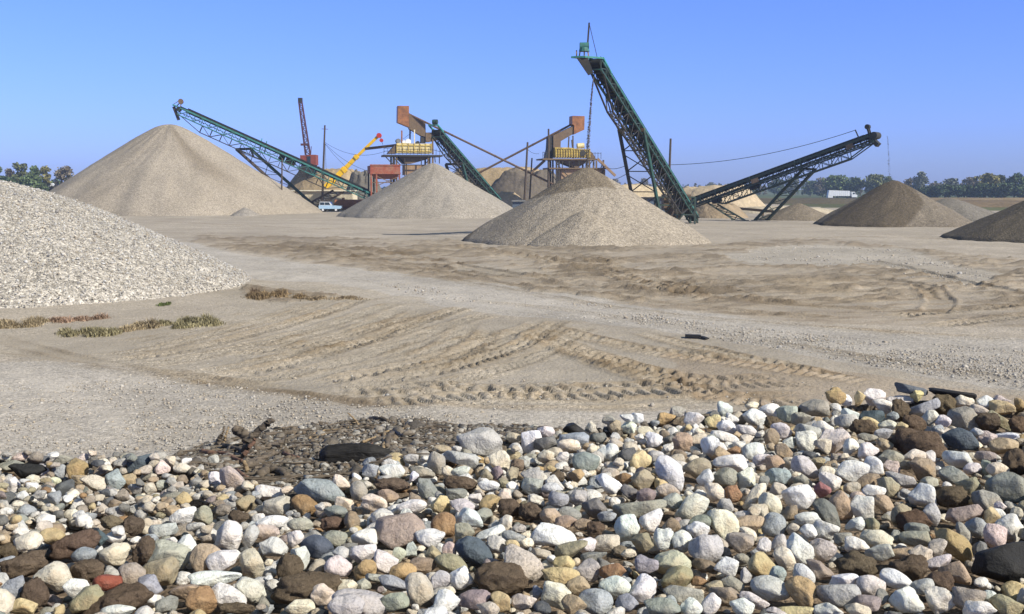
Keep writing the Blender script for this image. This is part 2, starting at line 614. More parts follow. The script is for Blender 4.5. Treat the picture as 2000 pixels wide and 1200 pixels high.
for q in ([(430, 468), (640, 474), (900, 500), (860, 520), (700, 505), (470, 486)], [(1000, 500), (1250, 510), (1420, 560), (1500, 596), (1300, 580), (1100, 540)],
          [(1690, 505), (1850, 520), (2100, 570), (2100, 620), (1900, 570), (1740, 540)], [(1620, 545), (1800, 560), (1845, 600), (1780, 612), (1700, 600)]):
    lay(q, c_dirt, 0.75, 12)
for q in ([(700, 486), (800, 492), (960, 530), (900, 526)], [(1240, 540), (1330, 560), (1420, 584), (1380, 590)], [(1700, 515), (1790, 528), (1990, 572), (1900, 556)],
          [(480, 560), (560, 566), (690, 578), (560, 590), (490, 584)], [(500, 756), (800, 790), (900, 798), (700, 790)]):
    lay(q, c_dark, 0.55, 12)
lay([(1380, 500), (1560, 476), (1760, 486), (1960, 540), (1900, 556), (1700, 520), (1480, 520)], c_white, 0.62, 16)
lay([(900, 515), (1060, 530), (1000, 545), (880, 528)], c_white, 0.4, 14)
lay([(1500, 540), (1620, 545), (1700, 590), (1560, 592)], (0.31, 0.25, 0.175), 0.6, 12)
# long smears of damp and dry earth, dragged along the haul road
sm = fnoise((gx + 0.35 * gy) * 0.22, (gy - 0.35 * gx) * 1.1, 1.0, 24, 5)[..., None] + .30 * fnoise(gx * .7, gy * 1.6, .45, 25, 4)[..., None]
dz = np.clip((c_base[0] - gc[..., :1]) / 0.11, 0, 1) * ((gy > 30) & (gy < 110))[..., None]
a_ = dz * sstep(0.06, 0.20, sm); gc = gc * (1 - .8 * a_) + .8 * a_ * np.array([0.180, 0.143, 0.100])
a_ = dz * sstep(0.08, 0.24, -sm); gc = gc * (1 - .7 * a_) + .7 * a_ * c_base
gc *= 1 + 0.16 * mottle + 0.08 * fnoise(gx, gy, 0.7, 12, 3)[..., None]
# wheel streaks along the roads
stre = fnoise((gx + 0.75 * gy) * 0.9, (gy - 0.75 * gx) * 0.06, 1.0, 21, 4)[..., None]
gc *= 1 + 0.10 * stre * ((gy > 8) & (gy < 180))[..., None]
# far fields
far = (gy > 215)[..., None] * 1.0
fld = np.where((fnoise(gx, gy, 90.0, 30, 3) > 0.0)[..., None], np.array([0.105, 0.108, 0.045]), np.array([0.115, 0.082, 0.052]))
fld = fld * (1 + 0.35 * fnoise(gx, gy * 0.3, 14, 31, 4)[..., None])
farR = sstep(430, 470, gy)[..., None] * np.array([0.085, 0.105, 0.040]) + (1 - sstep(430, 470, gy))[..., None] * fld
pale = in_poly(wx, wy, [(1180, 384), (1470, 392), (1560, 404), (1700, 408), (1600, 440), (900, 460), (200, 440), (560, 400)])[..., None]
gc = gc * (1 - far) + far * np.where(pale, c_base * 1.05, farR)
gc = np.clip(gc * 1.02, 0.02, 0.6)

# how pebbly the surface is
grain = np.clip(0.30 + 0.9 * (1 - sstep(0.0, 0.05, np.abs(gc - c_road).sum(-1) - 0.06)) + 0.5 * sstep(0.42, 0.46, gc[..., 0]), 0, 1)
# relief
near = (gy > 5) & (gy < 180)
rug = np.where(near, 1.0, 0.0)
gz += rug * (0.05 * fnoise(gx, gy, 5.0, 40, 4) + 0.018 * fnoise(gx, gy, 0.55, 41, 3) + 0.02 * fnoise(gx, gy * 2.5, 1.4, 42, 3))
dirt_amt = np.clip((c_base[0] - gc[..., 0]) / 0.13, 0, 1) * near
ridge = 1 - np.abs(fnoise((gx * 0.5 + gy * 0.86) * 0.9, (gy * 0.5 - gx * 0.86) * 0.28, 1.6, 43, 4)) * 2
mid = sstep(36, 44, gy) * (1 - sstep(92, 110, gy))
gz += mid * dirt_amt * (0.20 * ridge + 0.10 * fnoise(gx * .5, gy, 0.5, 44, 4) - 0.14 * np.abs(fnoise(gx + .4 * gy, (gy - .4 * gx) * 2.2, 1.3, 47, 4)) + 0.05 * fnoise(gx, gy * 1.5, .28, 48, 3)) + mid * 0.05 * fnoise(gx, gy, 1.1, 46, 4)
gz += (1 - mid) * near * dirt_amt * 0.05 * fnoise(gx, gy, 0.4, 45, 3)


def track(poly, w, depth, lug, kind, seed):
    global gz, gc
    pts = np.array([G(a, b)[:2] for a, b in poly])
    pts = np.concatenate([pts[:1], pts, pts[-1:]])          # smooth the polyline
    out = []
    for i in range(1, len(pts) - 2):
        p0, p1, p2, p3 = pts[i - 1:i + 3]
        for t in np.linspace(0, 1, 6, endpoint=False):
            out.append(0.5 * (2 * p1 + (p2 - p0) * t + (2 * p0 - 5 * p1 + 4 * p2 - p3) * t ** 2 + (3 * p1 - p0 - 3 * p2 + p3) * t ** 3))
    out.append(pts[-2])
    pts = np.array(out)
    m = w * 0.5 + 0.5
    sel = near & (gx > pts[:, 0].min() - m) & (gx < pts[:, 0].max() + m) & (gy > pts[:, 1].min() - m) & (gy < pts[:, 1].max() + m)
    X, Y = gx[sel], gy[sel]
    best = np.full(X.shape, 1e9)
    bs, bv = np.zeros(X.shape), np.zeros(X.shape)
    s0 = 0.0
    for a, b in zip(pts[:-1], pts[1:]):
        d = b - a
        L = np.hypot(*d)
        if L < 1e-6:
            continue
        t = np.clip(((X - a[0]) * d[0] + (Y - a[1]) * d[1]) / L ** 2, 0, 1)
        dx, dy = X - a[0] - t * d[0], Y - a[1] - t * d[1]
        q = dx * dx + dy * dy
        k = q < best
        best[k] = q[k]
        bs[k] = (s0 + t * L)[k]
        bv[k] = (np.sign(d[0] * dy - d[1] * dx) * np.sqrt(q))[k]
        s0 += L
    v = bv + 0.06 * fnoise(X, Y, 0.9, seed, 2)
    av = np.abs(v)
    h = w / 2
    inside = 1 - sstep(h - 0.06, h + 0.06, av)
    fade = sstep(0, 1.2, bs) * sstep(0, 1.2, s0 - bs) * (0.65 + 0.5 * fnoise(X, Y, 2.2, seed + 1, 2))
    z = -depth * 0.55 * inside
    if kind:
        ph = bs + (av * 0.55 if kind == 1 else 0.15 * v)
        ph = ph + 0.05 * fnoise(X, Y, 0.8, seed + 2, 2)
        bar = sstep(-0.05, 0.35, np.sin(2 * np.pi * ph / lug))
        lugs = inside if kind == 2 else inside * sstep(0.02, 0.09, av)
        z = z + depth * (0.95 if kind == 1 else 1.0) * bar * lugs
    edge = np.exp(-((av - h - 0.09) / 0.085) ** 2)
    z = z + depth * edge * (0.40 + 0.5 * fnoise(X, Y, 0.35, seed + 3, 4))
    fade = np.clip(fade, 0, 1.2)
    gz[sel] += (1.35 if depth < .1 else 0.85) * z * fade
    # churned soil is damper and browner than the crust beside it
    churn = np.clip((np.exp(-((av - h - 0.05) / 0.13) ** 2) + (0.55 if kind != 2 else 0.1) * inside) * fade, 0, 1) * (0.55 + 0.5 * fnoise(X, Y, 0.5, seed + 5, 3))
    churn = np.clip(churn, 0, 1)[:, None] * 0.95
    gc[sel] = gc[sel] * (1 - churn) + churn * gc[sel] * np.array([0.68, 0.61, 0.50])


# every pass of the loader leaves two wheel marks: a second one alongside
for poly, w, dep, lug, kind in list(TRACKS[:13]):
    if kind:
        TRACKS.append(([(a + 26 + .02 * a, b + 13) for a, b in poly], w * .95, dep * .8, lug * (.7 if kind == 1 else 1.3), 3 - kind))
        TRACKS.append(([(a - 34, b - 9) for a, b in poly[:-1]], w * .8, dep * .6, lug * .8, 2))
for i, t in enumerate(TRACKS):
    track(*t, seed=100 + 7 * i)

V = np.stack([gx, gy, gz], -1).reshape(-1, 3)
ii = np.arange(nR * nC).reshape(nR, nC)
Fq = np.stack([ii[:-1, :-1], ii[:-1, 1:], ii[1:, 1:], ii[1:, :-1]], -1).reshape(-1, 4)
tag(mesh_obj("ground", V, Fq, M['ground'], smooth=True, cols=gc.reshape(-1, 3), kinds=np.repeat(np.clip(grain, 0, 1)[..., None], 3, -1).reshape(-1, 3)), kind='structure')

# loose pebbles on the gravel roads, too many to count
ICO = {}


def ico(n):
    if n not in ICO:
        bm = bmesh.new()
        bmesh.ops.create_icosphere(bm, subdivisions=n, radius=1.0)
        v = np.array([p.co[:] for p in bm.verts])
        f = np.array([[p.index for p in q.verts] for q in bm.faces])
        bm.free()
        ICO[n] = (v, f)
    return ICO[n]


def rotmats(n, rs, tilt=0.35):
    yaw, a, b = rs.rand(n) * 2 * np.pi, rs.randn(n) * tilt, rs.randn(n) * tilt
    out = np.zeros((n, 3, 3))
    cy, sy, ca, sa, cb, sb = np.cos(yaw), np.sin(yaw), np.cos(a), np.sin(a), np.cos(b), np.sin(b)
    Rz = np.zeros((n, 3, 3)); Rz[:, 0, 0] = cy; Rz[:, 0, 1] = -sy; Rz[:, 1, 0] = sy; Rz[:, 1, 1] = cy; Rz[:, 2, 2] = 1
    Rx = np.zeros((n, 3, 3)); Rx[:, 0, 0] = 1; Rx[:, 1, 1] = ca; Rx[:, 1, 2] = -sa; Rx[:, 2, 1] = sa; Rx[:, 2, 2] = ca
    Ry = np.zeros((n, 3, 3)); Ry[:, 1, 1] = 1; Ry[:, 0, 0] = cb; Ry[:, 0, 2] = sb; Ry[:, 2, 0] = -sb; Ry[:, 2, 2] = cb
    return Rz @ Rx @ Ry


def grains(pos, size, rs, level=1, shapes=10, flat=0.65):
    """many little stones merged: vertex and face arrays plus an index of the stone of each vertex"""
    bv, bf = ico(level)
    n = len(pos)
    protos = []
    for k in range(shapes):
        d = rs.randn(7, 3); d /= np.linalg.norm(d, axis=1)[:, None]
        r = np.ones(len(bv))
        for q in d:
            dp = bv @ q
            r = np.minimum(r, np.where(dp > 0.05, rs.uniform(0.6, 0.92) / np.maximum(dp, 0.05), 9))
        protos.append(bv * r[:, None])
    protos = np.array(protos)
    pk = protos[rs.randint(0, shapes, n)]
    sc = np.stack([size, size * rs.uniform(0.65, 1.0, n), size * rs.uniform(flat - 0.2, flat + 0.2, n)], -1)
    v = np.einsum('nij,nkj->nki', rotmats(n, rs), pk * sc[:, None, :]) + pos[:, None, :]
    f = bf[None] + (np.arange(n) * len(bv))[:, None, None]
    return v.reshape(-1, 3), f.reshape(-1, 3), np.repeat(np.arange(n), len(bv))


PAL = np.array([(0.56, 0.54, 0.50), (0.48, 0.45, 0.40), (0.40, 0.36, 0.30), (0.36, 0.29, 0.20), (0.27, 0.26, 0.25), (0.19, 0.18, 0.17), (0.44, 0.36, 0.25), (0.33, 0.35, 0.37)])
rs = np.random.RandomState(5)
pp = []
for (poly, n) in (([(-60, 740), (300, 730), (700, 790), (1000, 810), (1000, 860), (500, 885), (0, 890), (-60, 890)], 9000),
                  ([(1250, 615), (1600, 655), (2060, 690), (2060, 770), (1750, 722), (1420, 668)], 9000),
                  ([(700, 545), (1000, 575), (1300, 610), (1300, 640), (1000, 615), (860, 590)], 2500),
                  ([(1400, 500), (1560, 478), (1760, 488), (1950, 540), (1880, 560), (1700, 530)], 2600),
                  ([(300, 700), (900, 740), (1500, 740), (1700, 760), (1500, 800), (900, 800)], 900)):
    p = np.array(poly, float)
    q = rs.rand(n * 3, 2) * (p.max(0) - p.min(0)) + p.min(0)
    q = q[in_poly(q[:, 0], q[:, 1], poly)][:n]
    pp.append(np.array([G(a, b) for a, b in q]))
pp = np.concatenate(pp)
keep = fnoise(pp[:, 0] * .5, pp[:, 1], 1.2, 77, 4) + .5 * rs.randn(len(pp)) > -0.15
pp = pp[keep]
sz = np.exp(rs.randn(len(pp)) * 0.45) * 0.017 * (0.6 + pp[:, 1] / 50.0)
v, f, own = grains(pp + np.array([0, 0, 0.006]), sz, rs)
tag(mesh_obj("gravel", v, f, M['stone'], smooth=True, cols=(PAL[rs.randint(0, len(PAL), len(pp))] * 0.45 + np.array([0.23, 0.205, 0.17]))[own], kinds=np.array([0.2, 0, 0])), kind='stuff')

# ================================================================== stockpiles
def pile(name, label, cx, cy, R, H, col, seed, darken=None, apex=0.09, sx=1.0, sy=1.0, mat='pile', cat='gravel pile', lobes=0.016, rings=90, segs=260, toe=0.10, group=None, dark_outline=None, power=1.0, lumps=0.004):
    th = np.linspace(0, 2 * np.pi, segs, endpoint=False)
    t = np.linspace(0, 1, rings) ** 0.9
    T, TH = np.meshgrid(t, th, indexing='ij')
    rr = R * (1 + toe * T * fnoise(np.cos(TH) * 2 + 9, np.sin(TH) * 2 + 9, 1.0, seed, 3))
    X, Y = np.cos(TH) * rr * T * sx, np.sin(TH) * rr * T * sy
    prof = 1 - np.sqrt(T ** 2 + apex ** 2) + (np.sqrt(1 + apex ** 2) - 1)
    prof = prof / prof.max()
    prof = prof ** power
    Z = H * prof
    gul = fnoise(np.cos(TH) * 5 + 3 * T, np.sin(TH) * 5 - 2 * T, 1.0, seed + 1, 4)
    Z = Z + H * lobes * gul * np.sin(np.pi * np.clip(T, 0, 1)) ** 0.8
    # slumped fans at the toe
    fan = np.maximum(0, fnoise(np.cos(TH) * 3.0 + 50, np.sin(TH) * 3.0, 1.0, seed + 2, 2))
    Z = Z + H * 0.07 * fan * sstep(0.5, 0.78, T) * (1 - sstep(0.8, 1.0, T))
    Z = Z + H * lumps * fnoise(X, Y, R * 0.05, seed + 3, 3)
    Z = Z - 0.25 * sstep(0.94, 1.0, T) - 0.05
    c = np.tile(np.array(col), (rings, segs, 1)) * (1 + 0.025 * gul[..., None] + 0.07 * fnoise(X, Y, R * 0.12, seed + 4, 4)[..., None])
    if darken is not None:
        a = darken(X / (R * sx), Y / (R * sy), T, TH)
    if dark_outline is not None:          # darker zone outlined on the near face, all of the top on the far one
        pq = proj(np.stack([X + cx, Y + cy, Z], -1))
        a = sum(in_poly(pq[..., 0] + 5 * fnoise(X, Y, R * .08, seed + 20 + k, 3), pq[..., 1] + 3 * fnoise(X, Y, R * .05, seed + 30 + k, 3), dark_outline) * 1.0 for k in range(4)) / 4
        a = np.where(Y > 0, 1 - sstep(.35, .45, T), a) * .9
    if darken is not None or dark_outline is not None:
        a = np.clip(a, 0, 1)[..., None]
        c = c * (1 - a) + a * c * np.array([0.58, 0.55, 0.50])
    Vp = np.stack([X + cx, Y + cy, Z], -1).reshape(-1, 3)
    i2 = np.arange(rings * segs).reshape(rings, segs)
    nx = np.roll(i2, -1, 1)
    Fp = np.stack([i2[:-1], i2[1:], nx[1:], nx[:-1]], -1).reshape(-1, 4)
    o = mesh_obj(name, Vp, Fp, M[mat], loc=(cx, cy, 0), smooth=True, cols=c.reshape(-1, 3))
    return tag(o, label, cat, group)


C_GRAV = (0.335, 0.288, 0.226)
C_GREY = (0.312, 0.278, 0.230)


def at_px(px, Y):
    return (px - 1000.0) / F_PX * Y


# big stockpile under the left stacker: conveyor's shadow painted as a dark streak down from the crest
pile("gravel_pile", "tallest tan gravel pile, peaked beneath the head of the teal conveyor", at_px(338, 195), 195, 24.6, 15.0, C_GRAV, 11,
     darken=lambda x, y, T, TH: 0.75 * np.exp(-((TH - (5.12 + 0.55 * T) + 0.10 * fnoise(x, y, 0.3, 5, 2)) / (0.09 + 0.16 * T)) ** 2) * sstep(0.05, 0.14, T) * (1 - sstep(0.55, 0.95, T)), apex=0.12, lobes=0.02)
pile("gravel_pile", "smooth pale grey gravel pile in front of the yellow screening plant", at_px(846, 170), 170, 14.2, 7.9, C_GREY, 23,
     darken=lambda x, y, T, TH: 0.5 * sstep(0.05, 0.3, fnoise(np.cos(TH) * 4, T * 2.0, 1.0, 8, 3) * (x < 0)) * (1 - T), apex=0.055, lobes=0.018)  # darker mottling on the left of the upper slope
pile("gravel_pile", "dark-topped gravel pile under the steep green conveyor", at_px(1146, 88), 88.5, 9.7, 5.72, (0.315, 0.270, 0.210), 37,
     dark_outline=[(900, 480), (940, 440), (1000, 398), (1040, 388), (1090, 378), (1150, 367), (1185, 366), (1205, 372), (1150, 300), (1000, 330), (880, 440)], apex=0.05, lobes=0.02)  # darker top put into the colour inside the outline
pile("gravel_pile", "brown dark-sided gravel pile under the dark conveyor by the treeline", at_px(1742, 129), 129, 9.3, 5.05, (0.185, 0.155, 0.117), 41,
     dark_outline=[(1560, 470), (1560, 330), (1752, 340), (1790, 374), (1803, 392), (1800, 408), (1785, 425), (1764, 446), (1750, 470)], apex=0.06, lobes=0.03)  # left face: slope shade put into the colour, along with damp gravel
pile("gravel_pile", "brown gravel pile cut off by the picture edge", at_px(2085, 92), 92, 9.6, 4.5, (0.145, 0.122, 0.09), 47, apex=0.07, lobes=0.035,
     darken=lambda x, y, T, TH: 0.3 + 0 * T)
pile("gravel_pile", "low grey gravel pile behind the brown one with a dark face", at_px(1850, 150), 150, 8.5, 2.9, (0.19, 0.17, 0.14), 53, apex=0.1)
pile("gravel_pile", "small brown pile at the foot of the dark conveyor's leaning legs", at_px(1560, 150), 151, 5.2, 2.2, (0.20, 0.165, 0.12), 59, apex=0.1)
pile("gravel_pile", "tiny grey heap at the foot of the tallest pile", at_px(462, 168), 174, 2.4, 1.3, (0.29, 0.26, 0.22), 61, apex=0.1)
pile("gravel_pile", "small fan of gravel slumped against the front of the dark-topped pile", at_px(1141, 82), 82.0, 4.6, 2.55, (0.315, 0.270, 0.210), 67, apex=0.06, toe=0.05, lobes=.02)

# pale pebble pile close by on the left
pb = pile("pebble_pile", "near pile of pale pebbles with dry weeds at its foot", at_px(-95, 47), 47.5, 12.1, 4.6, (0.40, 0.365, 0.31), 71, apex=0.32, lobes=0.03, mat='pebbles', cat='pebble pile', sx=1.0, sy=0.92, toe=0.05, rings=140, segs=420, power=0.95)
rs = np.random.RandomState(8)
me = pb.data
pco = np.zeros(len(me.vertices) * 3, np.float32); me.vertices.foreach_get("co", pco); pco = pco.reshape(-1, 3).astype(float)
cand = np.where((pco[:, 1] < 6) & (pco[:, 0] > -6) & (pco[:, 2] > -0.05))[0]
w = np.hypot(pco[cand, 0], pco[cand, 1]); w /= w.sum()
NP = 60000
pick = rs.choice(cand, NP, p=w)
pos = pco[pick] + np.array([pb.location[0], pb.location[1], 0]) + np.stack([rs.randn(NP) * .06, rs.randn(NP) * .06, rs.rand(NP) * .02 - .01], -1)
v, f, own = grains(pos, np.exp(rs.randn(NP) * 0.4) * 0.026, rs)
PALP = np.array([(0.70, 0.68, 0.64), (0.60, 0.57, 0.52), (0.48, 0.44, 0.38), (0.42, 0.33, 0.22), (0.34, 0.33, 0.32), (0.24, 0.22, 0.2), (0.55, 0.49, 0.38), (0.66, 0.64, 0.60)])
o = mesh_obj("pebble", v, f, M['stone'], parent=pb, smooth=True, cols=(PALP * .66 + .09)[rs.randint(0, 8, NP)][own], kinds=np.array([0.15, 0, 0]))
o['kind'] = 'stuff'

# ------------------------------------------------------------------ far mounds and banks
def mound(name, label, cx, cy, rx, ry, H, col, seed, rough=0.25, flat=1.4, cat='sand mound', mat='sand', kind=None):
    n1, n2 = 90, 60
    u = np.linspace(-1, 1, n1); w_ = np.linspace(-1, 1, n2)
    U, W = np.meshgrid(u, w_, indexing='ij')
    r = np.sqrt(U ** 2 + W ** 2)
    b = np.clip(1 - r ** 2, 0, 1)
    Z = H * np.minimum(1, b * flat) * (1 + rough * fnoise(U * 3, W * 3, 1.0, seed, 4)) + H * 0.07 * fnoise(U * 9, W * 9, 1.0, seed + 2, 4) * b
    Z = Z - 0.4 * (b <= 0.02)
    c = np.tile(np.array(col), (n1, n2, 1)) * (1 + 0.15 * fnoise(U * 5, W * 5, 1.0, seed + 1, 4)[..., None])
    Vp = np.stack([cx + U * rx, cy + W * ry, Z], -1).reshape(-1, 3)
    i2 = np.arange(n1 * n2).reshape(n1, n2)
    Fp = np.stack([i2[:-1, :-1], i2[1:, :-1], i2[1:, 1:], i2[:-1, 1:]], -1).reshape(-1, 4)
    o = mesh_obj(name, Vp, Fp, M[mat], loc=(cx, cy, 0), smooth=True, cols=c.reshape(-1, 3))
    if kind:
        return tag(o, kind=kind)
    return tag(o, label, cat)


TAN = (0.36, 0.27, 0.155)
mound("sand_mound", "tan sand mound behind the cream shed and the red lattice crane", at_px(648, 266), 266, 12.5, 10, 8.3, TAN, 3, 0.15)
mound("sand_mound", "dark grey sand mound left of the red hopper", at_px(712, 250), 250, 5.0, 5, 6.9, (0.15, 0.135, 0.11), 5, 0.3)
mound("sand_mound", "tan sand mound with a flat crest behind the crossing pipes", at_px(975, 275), 275, 17.5, 10, 8.6, TAN, 7, 0.12)
mound("sand_mound", "dark grey sand mound behind the crossed pipes and utility pole", at_px(1030, 258), 258, 11, 7, 7.4, (0.15, 0.125, 0.095), 9, 0.3)
mound("sand_mound", "small pale sand cone between the two screening plants", at_px(992, 215), 215, 4.2, 4, 3.4, (0.40, 0.31, 0.20), 11, 0.08, 1.1)
mound("sand_mound", "long low pale sand mound seen through the trestle of the steep conveyor", at_px(1225, 250), 250, 17, 12, 4.6, (0.45, 0.36, 0.23), 13, 0.22)
mound("sand_mound", "pale sand mound between the foot of the steep conveyor and the field", at_px(1395, 240), 240, 11, 10, 4.5, (0.44, 0.35, 0.23), 15, 0.2)
mound("sand_mound", "low brownish mound right behind the foot of the steep conveyor", at_px(1405, 160), 162, 4.4, 4, 1.9, (0.30, 0.23, 0.15), 17, 0.2)
mound("sand_mound", "flat pale spread of sand below the leaning dark conveyor", at_px(1530, 195), 195, 10, 8, 1.0, (0.46, 0.39, 0.28), 19, 0.4)
mound("embankment", None, at_px(1580, 330), 330, 52, 18, 1.2, (0.105, 0.088, 0.055), 21, 0.3, 2.0, kind='structure')
mound("embankment", None, at_px(1930, 270), 270, 34, 16, 1.2, (0.17, 0.125, 0.075), 23, 0.25, 2.0, kind='structure')
mound("embankment", None, at_px(1960, 330), 330, 48, 14, 1.5, (0.22, 0.165, 0.10), 25, 0.12, 2.0, kind='structure')
mound("embankment", None, at_px(40, 420), 420, 60, 16, 4.6, (0.10, 0.062, 0.042), 27, 0.1, 2.2, kind='structure')
# tarred lane crossing behind the piles
a, b = P(1520, 400, 235), P(1720, 412, 205)
me_l = MB(); me_l.add([(a[0], 236, 0.03), (a[0] - 3, 243, 0.03), (60, 215, 0.03), (60, 207, 0.03)], [(0, 1, 2, 3)])
tag(me_l.build("road", painted('lane', (0.16, 0.17, 0.19), (0.2, 0.19, 0.18), 0.4, 0.9)), kind='structure')
# ================================================================== conveyors
def lat(mb, a0, a1, b0, b1, n, w, posts=True, zig=True):
    """lattice between chord a0-a1 and chord b0-b1"""
    a0, a1, b0, b1 = map(Vector, (a0, a1, b0, b1))
    for i in range(n + 1):
        t = i / n
        A, B = a0.lerp(a1, t), b0.lerp(b1, t)
        if posts:
            mb.bar(A, B, w)
        if zig and i < n:
            t2 = (i + 1) / n
            if i % 2:
                mb.bar(A, b0.lerp(b1, t2), w)
            else:
                mb.bar(B, a0.lerp(a1, t2), w)


def conveyor(name, label, tail, head, width, up_h, low_h, low0, low1, n, mats, group, taper=0.12, deck=True, lw=0.7):
    tail, head = Vector(tail), Vector(head)
    root = thing(name, label, "conveyor", (tail.x, tail.y, 0), group)
    d = (head - tail).normalized()
    s = d.cross(Vector((0, 0, 1))).normalized()
    u = s.cross(d).normalized()
    L = (head - tail).length
    hw = width / 2
    at = lambda t, a, b: tail + d * (L * t) + s * (hw * a) + u * b
    frame, steel, belt = mats
    # upper frame: four chords with lattice sides
    mb, wb, xb = MB(), MB(), MB()
    cw = 0.15
    for a in (-1, 1):
        mb.bar(at(0, a, 0), at(1, a, 0), cw, cw)
        mb.bar(at(0, a, -up_h), at(1, a, -up_h), cw, cw)
        lat(wb if a < 0 else xb, at(0, a, -cw / 2), at(1, a, -cw / 2), at(0, a, -up_h + cw / 2), at(1, a, -up_h + cw / 2), n, 0.07)
    for i in range(0, n + 1, 2):
        mb.bar(at(i / n, -1, -up_h), at(i / n, 1, -up_h), 0.09)
    mb.build("upper_frame", frame, root)
    lm = M['teal_mid'] if deck is False and frame is M['teal_mid'] else SG
    wb.build("frame_lattice", lm, root)
    xb.build("frame_lattice", lm, root)
    mb = MB()                                        # paler painted edge rail of the belt
    for a in (-1, 1):
        mb.bar(at(0.01, a * 1.03, 0.13), at(0.985, a * 1.03, 0.13), 0.10, 0.09)
    mb.build("edge_rail", M['teal_bright'] if frame in (M['teal'], M['teal_mid']) else frame, root)
    # lower truss hanging below, tapered to its ends
    mb = MB()
    tb = lambda t, a: at(t, a * lw, -up_h - low_h)
    m = max(4, int(n * (low1 - low0) * .62))
    t1 = low1 - taper
    for a in (-1, 1):
        mb.bar(tb(low0 + taper * 0.6, a), tb(t1, a), 0.13)
        mb.bar(tb(t1, a), at(low1, a, -up_h), 0.12)
        mb.bar(tb(low0 + taper * 0.6, a), at(low0, a, -up_h), 0.12)
        lat(mb, at(low0 + taper * 0.6, a, -up_h), at(t1, a, -up_h), tb(low0 + taper * 0.6, a), tb(t1, a), m, 0.075)
    for i in range(0, m + 1):
        t = low0 + taper * 0.6 + (t1 - low0 - taper * 0.6) * i / m
        mb.bar(tb(t, -1), tb(t, 1), 0.075)
        if i < m:
            t2 = low0 + taper * 0.6 + (t1 - low0 - taper * 0.6) * (i + 1) / m
            mb.bar(tb(t, -1), tb(t2, 1), 0.06)
    mb.build("lower_truss", steel, root)
    # belt: carrying run troughed on top, return run below, over the head pulley
    mb = MB()
    hb = hw * 0.86
    segs = [(-1, 0.26), (-0.5, 0.06), (0.5, 0.06), (1, 0.26)]
    vs, fs = [], []
    for t in (0, 1):
        for dz in (0.0, 0.05):
            for a, z in segs:
                vs.append(at(t, a * 0.86, z + dz + 0.05))
    fs += [(k, k + 1, k + 9, k + 8) for k in range(3)] + [(k + 4, k + 12, k + 13, k + 5) for k in range(3)]
    fs += [(0, 8, 12, 4), (3, 7, 15, 11), (0, 4, 5, 1), (1, 5, 6, 2), (2, 6, 7, 3), (8, 9, 13, 12), (9, 10, 14, 13), (10, 11, 15, 14)]
    mb.add(vs, fs)
    mb.bar(at(0.0, 0, -up_h * 0.72), at(1, 0, -up_h * 0.55), hb * 2, 0.05, up=u)
    mb.build("belt", belt, root)
    # sheet decking under the carrying run
    mb = MB()
    if deck:
        mb.bar(at(0.005, 0, -up_h * 0.42), at(0.97, 0, -up_h * 0.42), hw * 1.72, 0.05, up=u)
    for a in (-1, 1):
        mb.bar(at(0.01, a * 0.82, -up_h * 0.12), at(0.97, a * 0.82, -up_h * 0.12), 0.04, up_h * (0.38 if deck else 0.2), up=u)
    for a in (-1, 1):
        sk = 0.40 if up_h > 1 else 0.22
        mb.bar(at(0.03, a * 0.95, 0.16 + sk / 2), at(0.965, a * 0.95, 0.16 + sk / 2), 0.04, sk, up=u)
    mb.build("deck_plate", belt, root)
    # idlers
    mb = MB()
    for i in range(n * 2):
        t = (i + 0.5) / (n * 2)
        mb.bar(at(t, -0.98, 0.02), at(t, 0.98, 0.02), 0.09)
        mb.bar(at(t, -0.98, 0.0), at(t, -0.98, 0.3), 0.07)
        mb.bar(at(t, 0.98, 0.0), at(t, 0.98, 0.3), 0.07)
        mb.bar(at(t, -0.9, -up_h * 0.68), at(t, 0.9, -up_h * 0.68), 0.12)
    mb.build("idler", steel, root)['kind'] = 'stuff'
    r = up_h * 0.36
    mb = MB()
    c = at(1, 0, -0.22) + d * 0.12
    mb.tube([c - s * hw * 0.95, c + s * hw * 0.95], r, 16)
    mb.build("head_pulley", belt, root, smooth=False)
    mb = MB()
    c = at(0, 0, -0.25)
    mb.tube([c - s * hw * 0.95, c + s * hw * 0.95], r, 14)
    mb.build("tail_pulley", steel, root)
    return root, at, d, s, u, L


def bent(root, A, B, a, b, wl, mats, n=4, z0=0.0):
    """support: legs from A to a and B to b with cross bracing"""
    A, B, a, b = map(Vector, (A, B, a, b))
    for p, q, m in ((A, a, mats[0]), (B, b, mats[1])):
        mb = MB(); mb.bar(p, q, wl); mb.bar(q - Vector((0.4, 0, 0)), q + Vector((0.4, 0, 0)), 0.5, 0.12)
        mb.build("support_leg", m, root)
    mb = MB()
    for i in range(n):
        t, t2 = i / n + 0.04, (i + 1) / n
        mb.bar(A.lerp(a, t), B.lerp(b, t2), 0.085); mb.bar(B.lerp(b, t), A.lerp(a, t2), 0.085)
        mb.bar(A.lerp(a, t2), B.lerp(b, t2), 0.09)
    mb.build("brace", mats[0], root)


GRP = "inclined belt conveyors"
TE, TB, ST, SG, BE = M['teal'], M['teal_bright'], M['steel'], M['steel_green'], M['belt']

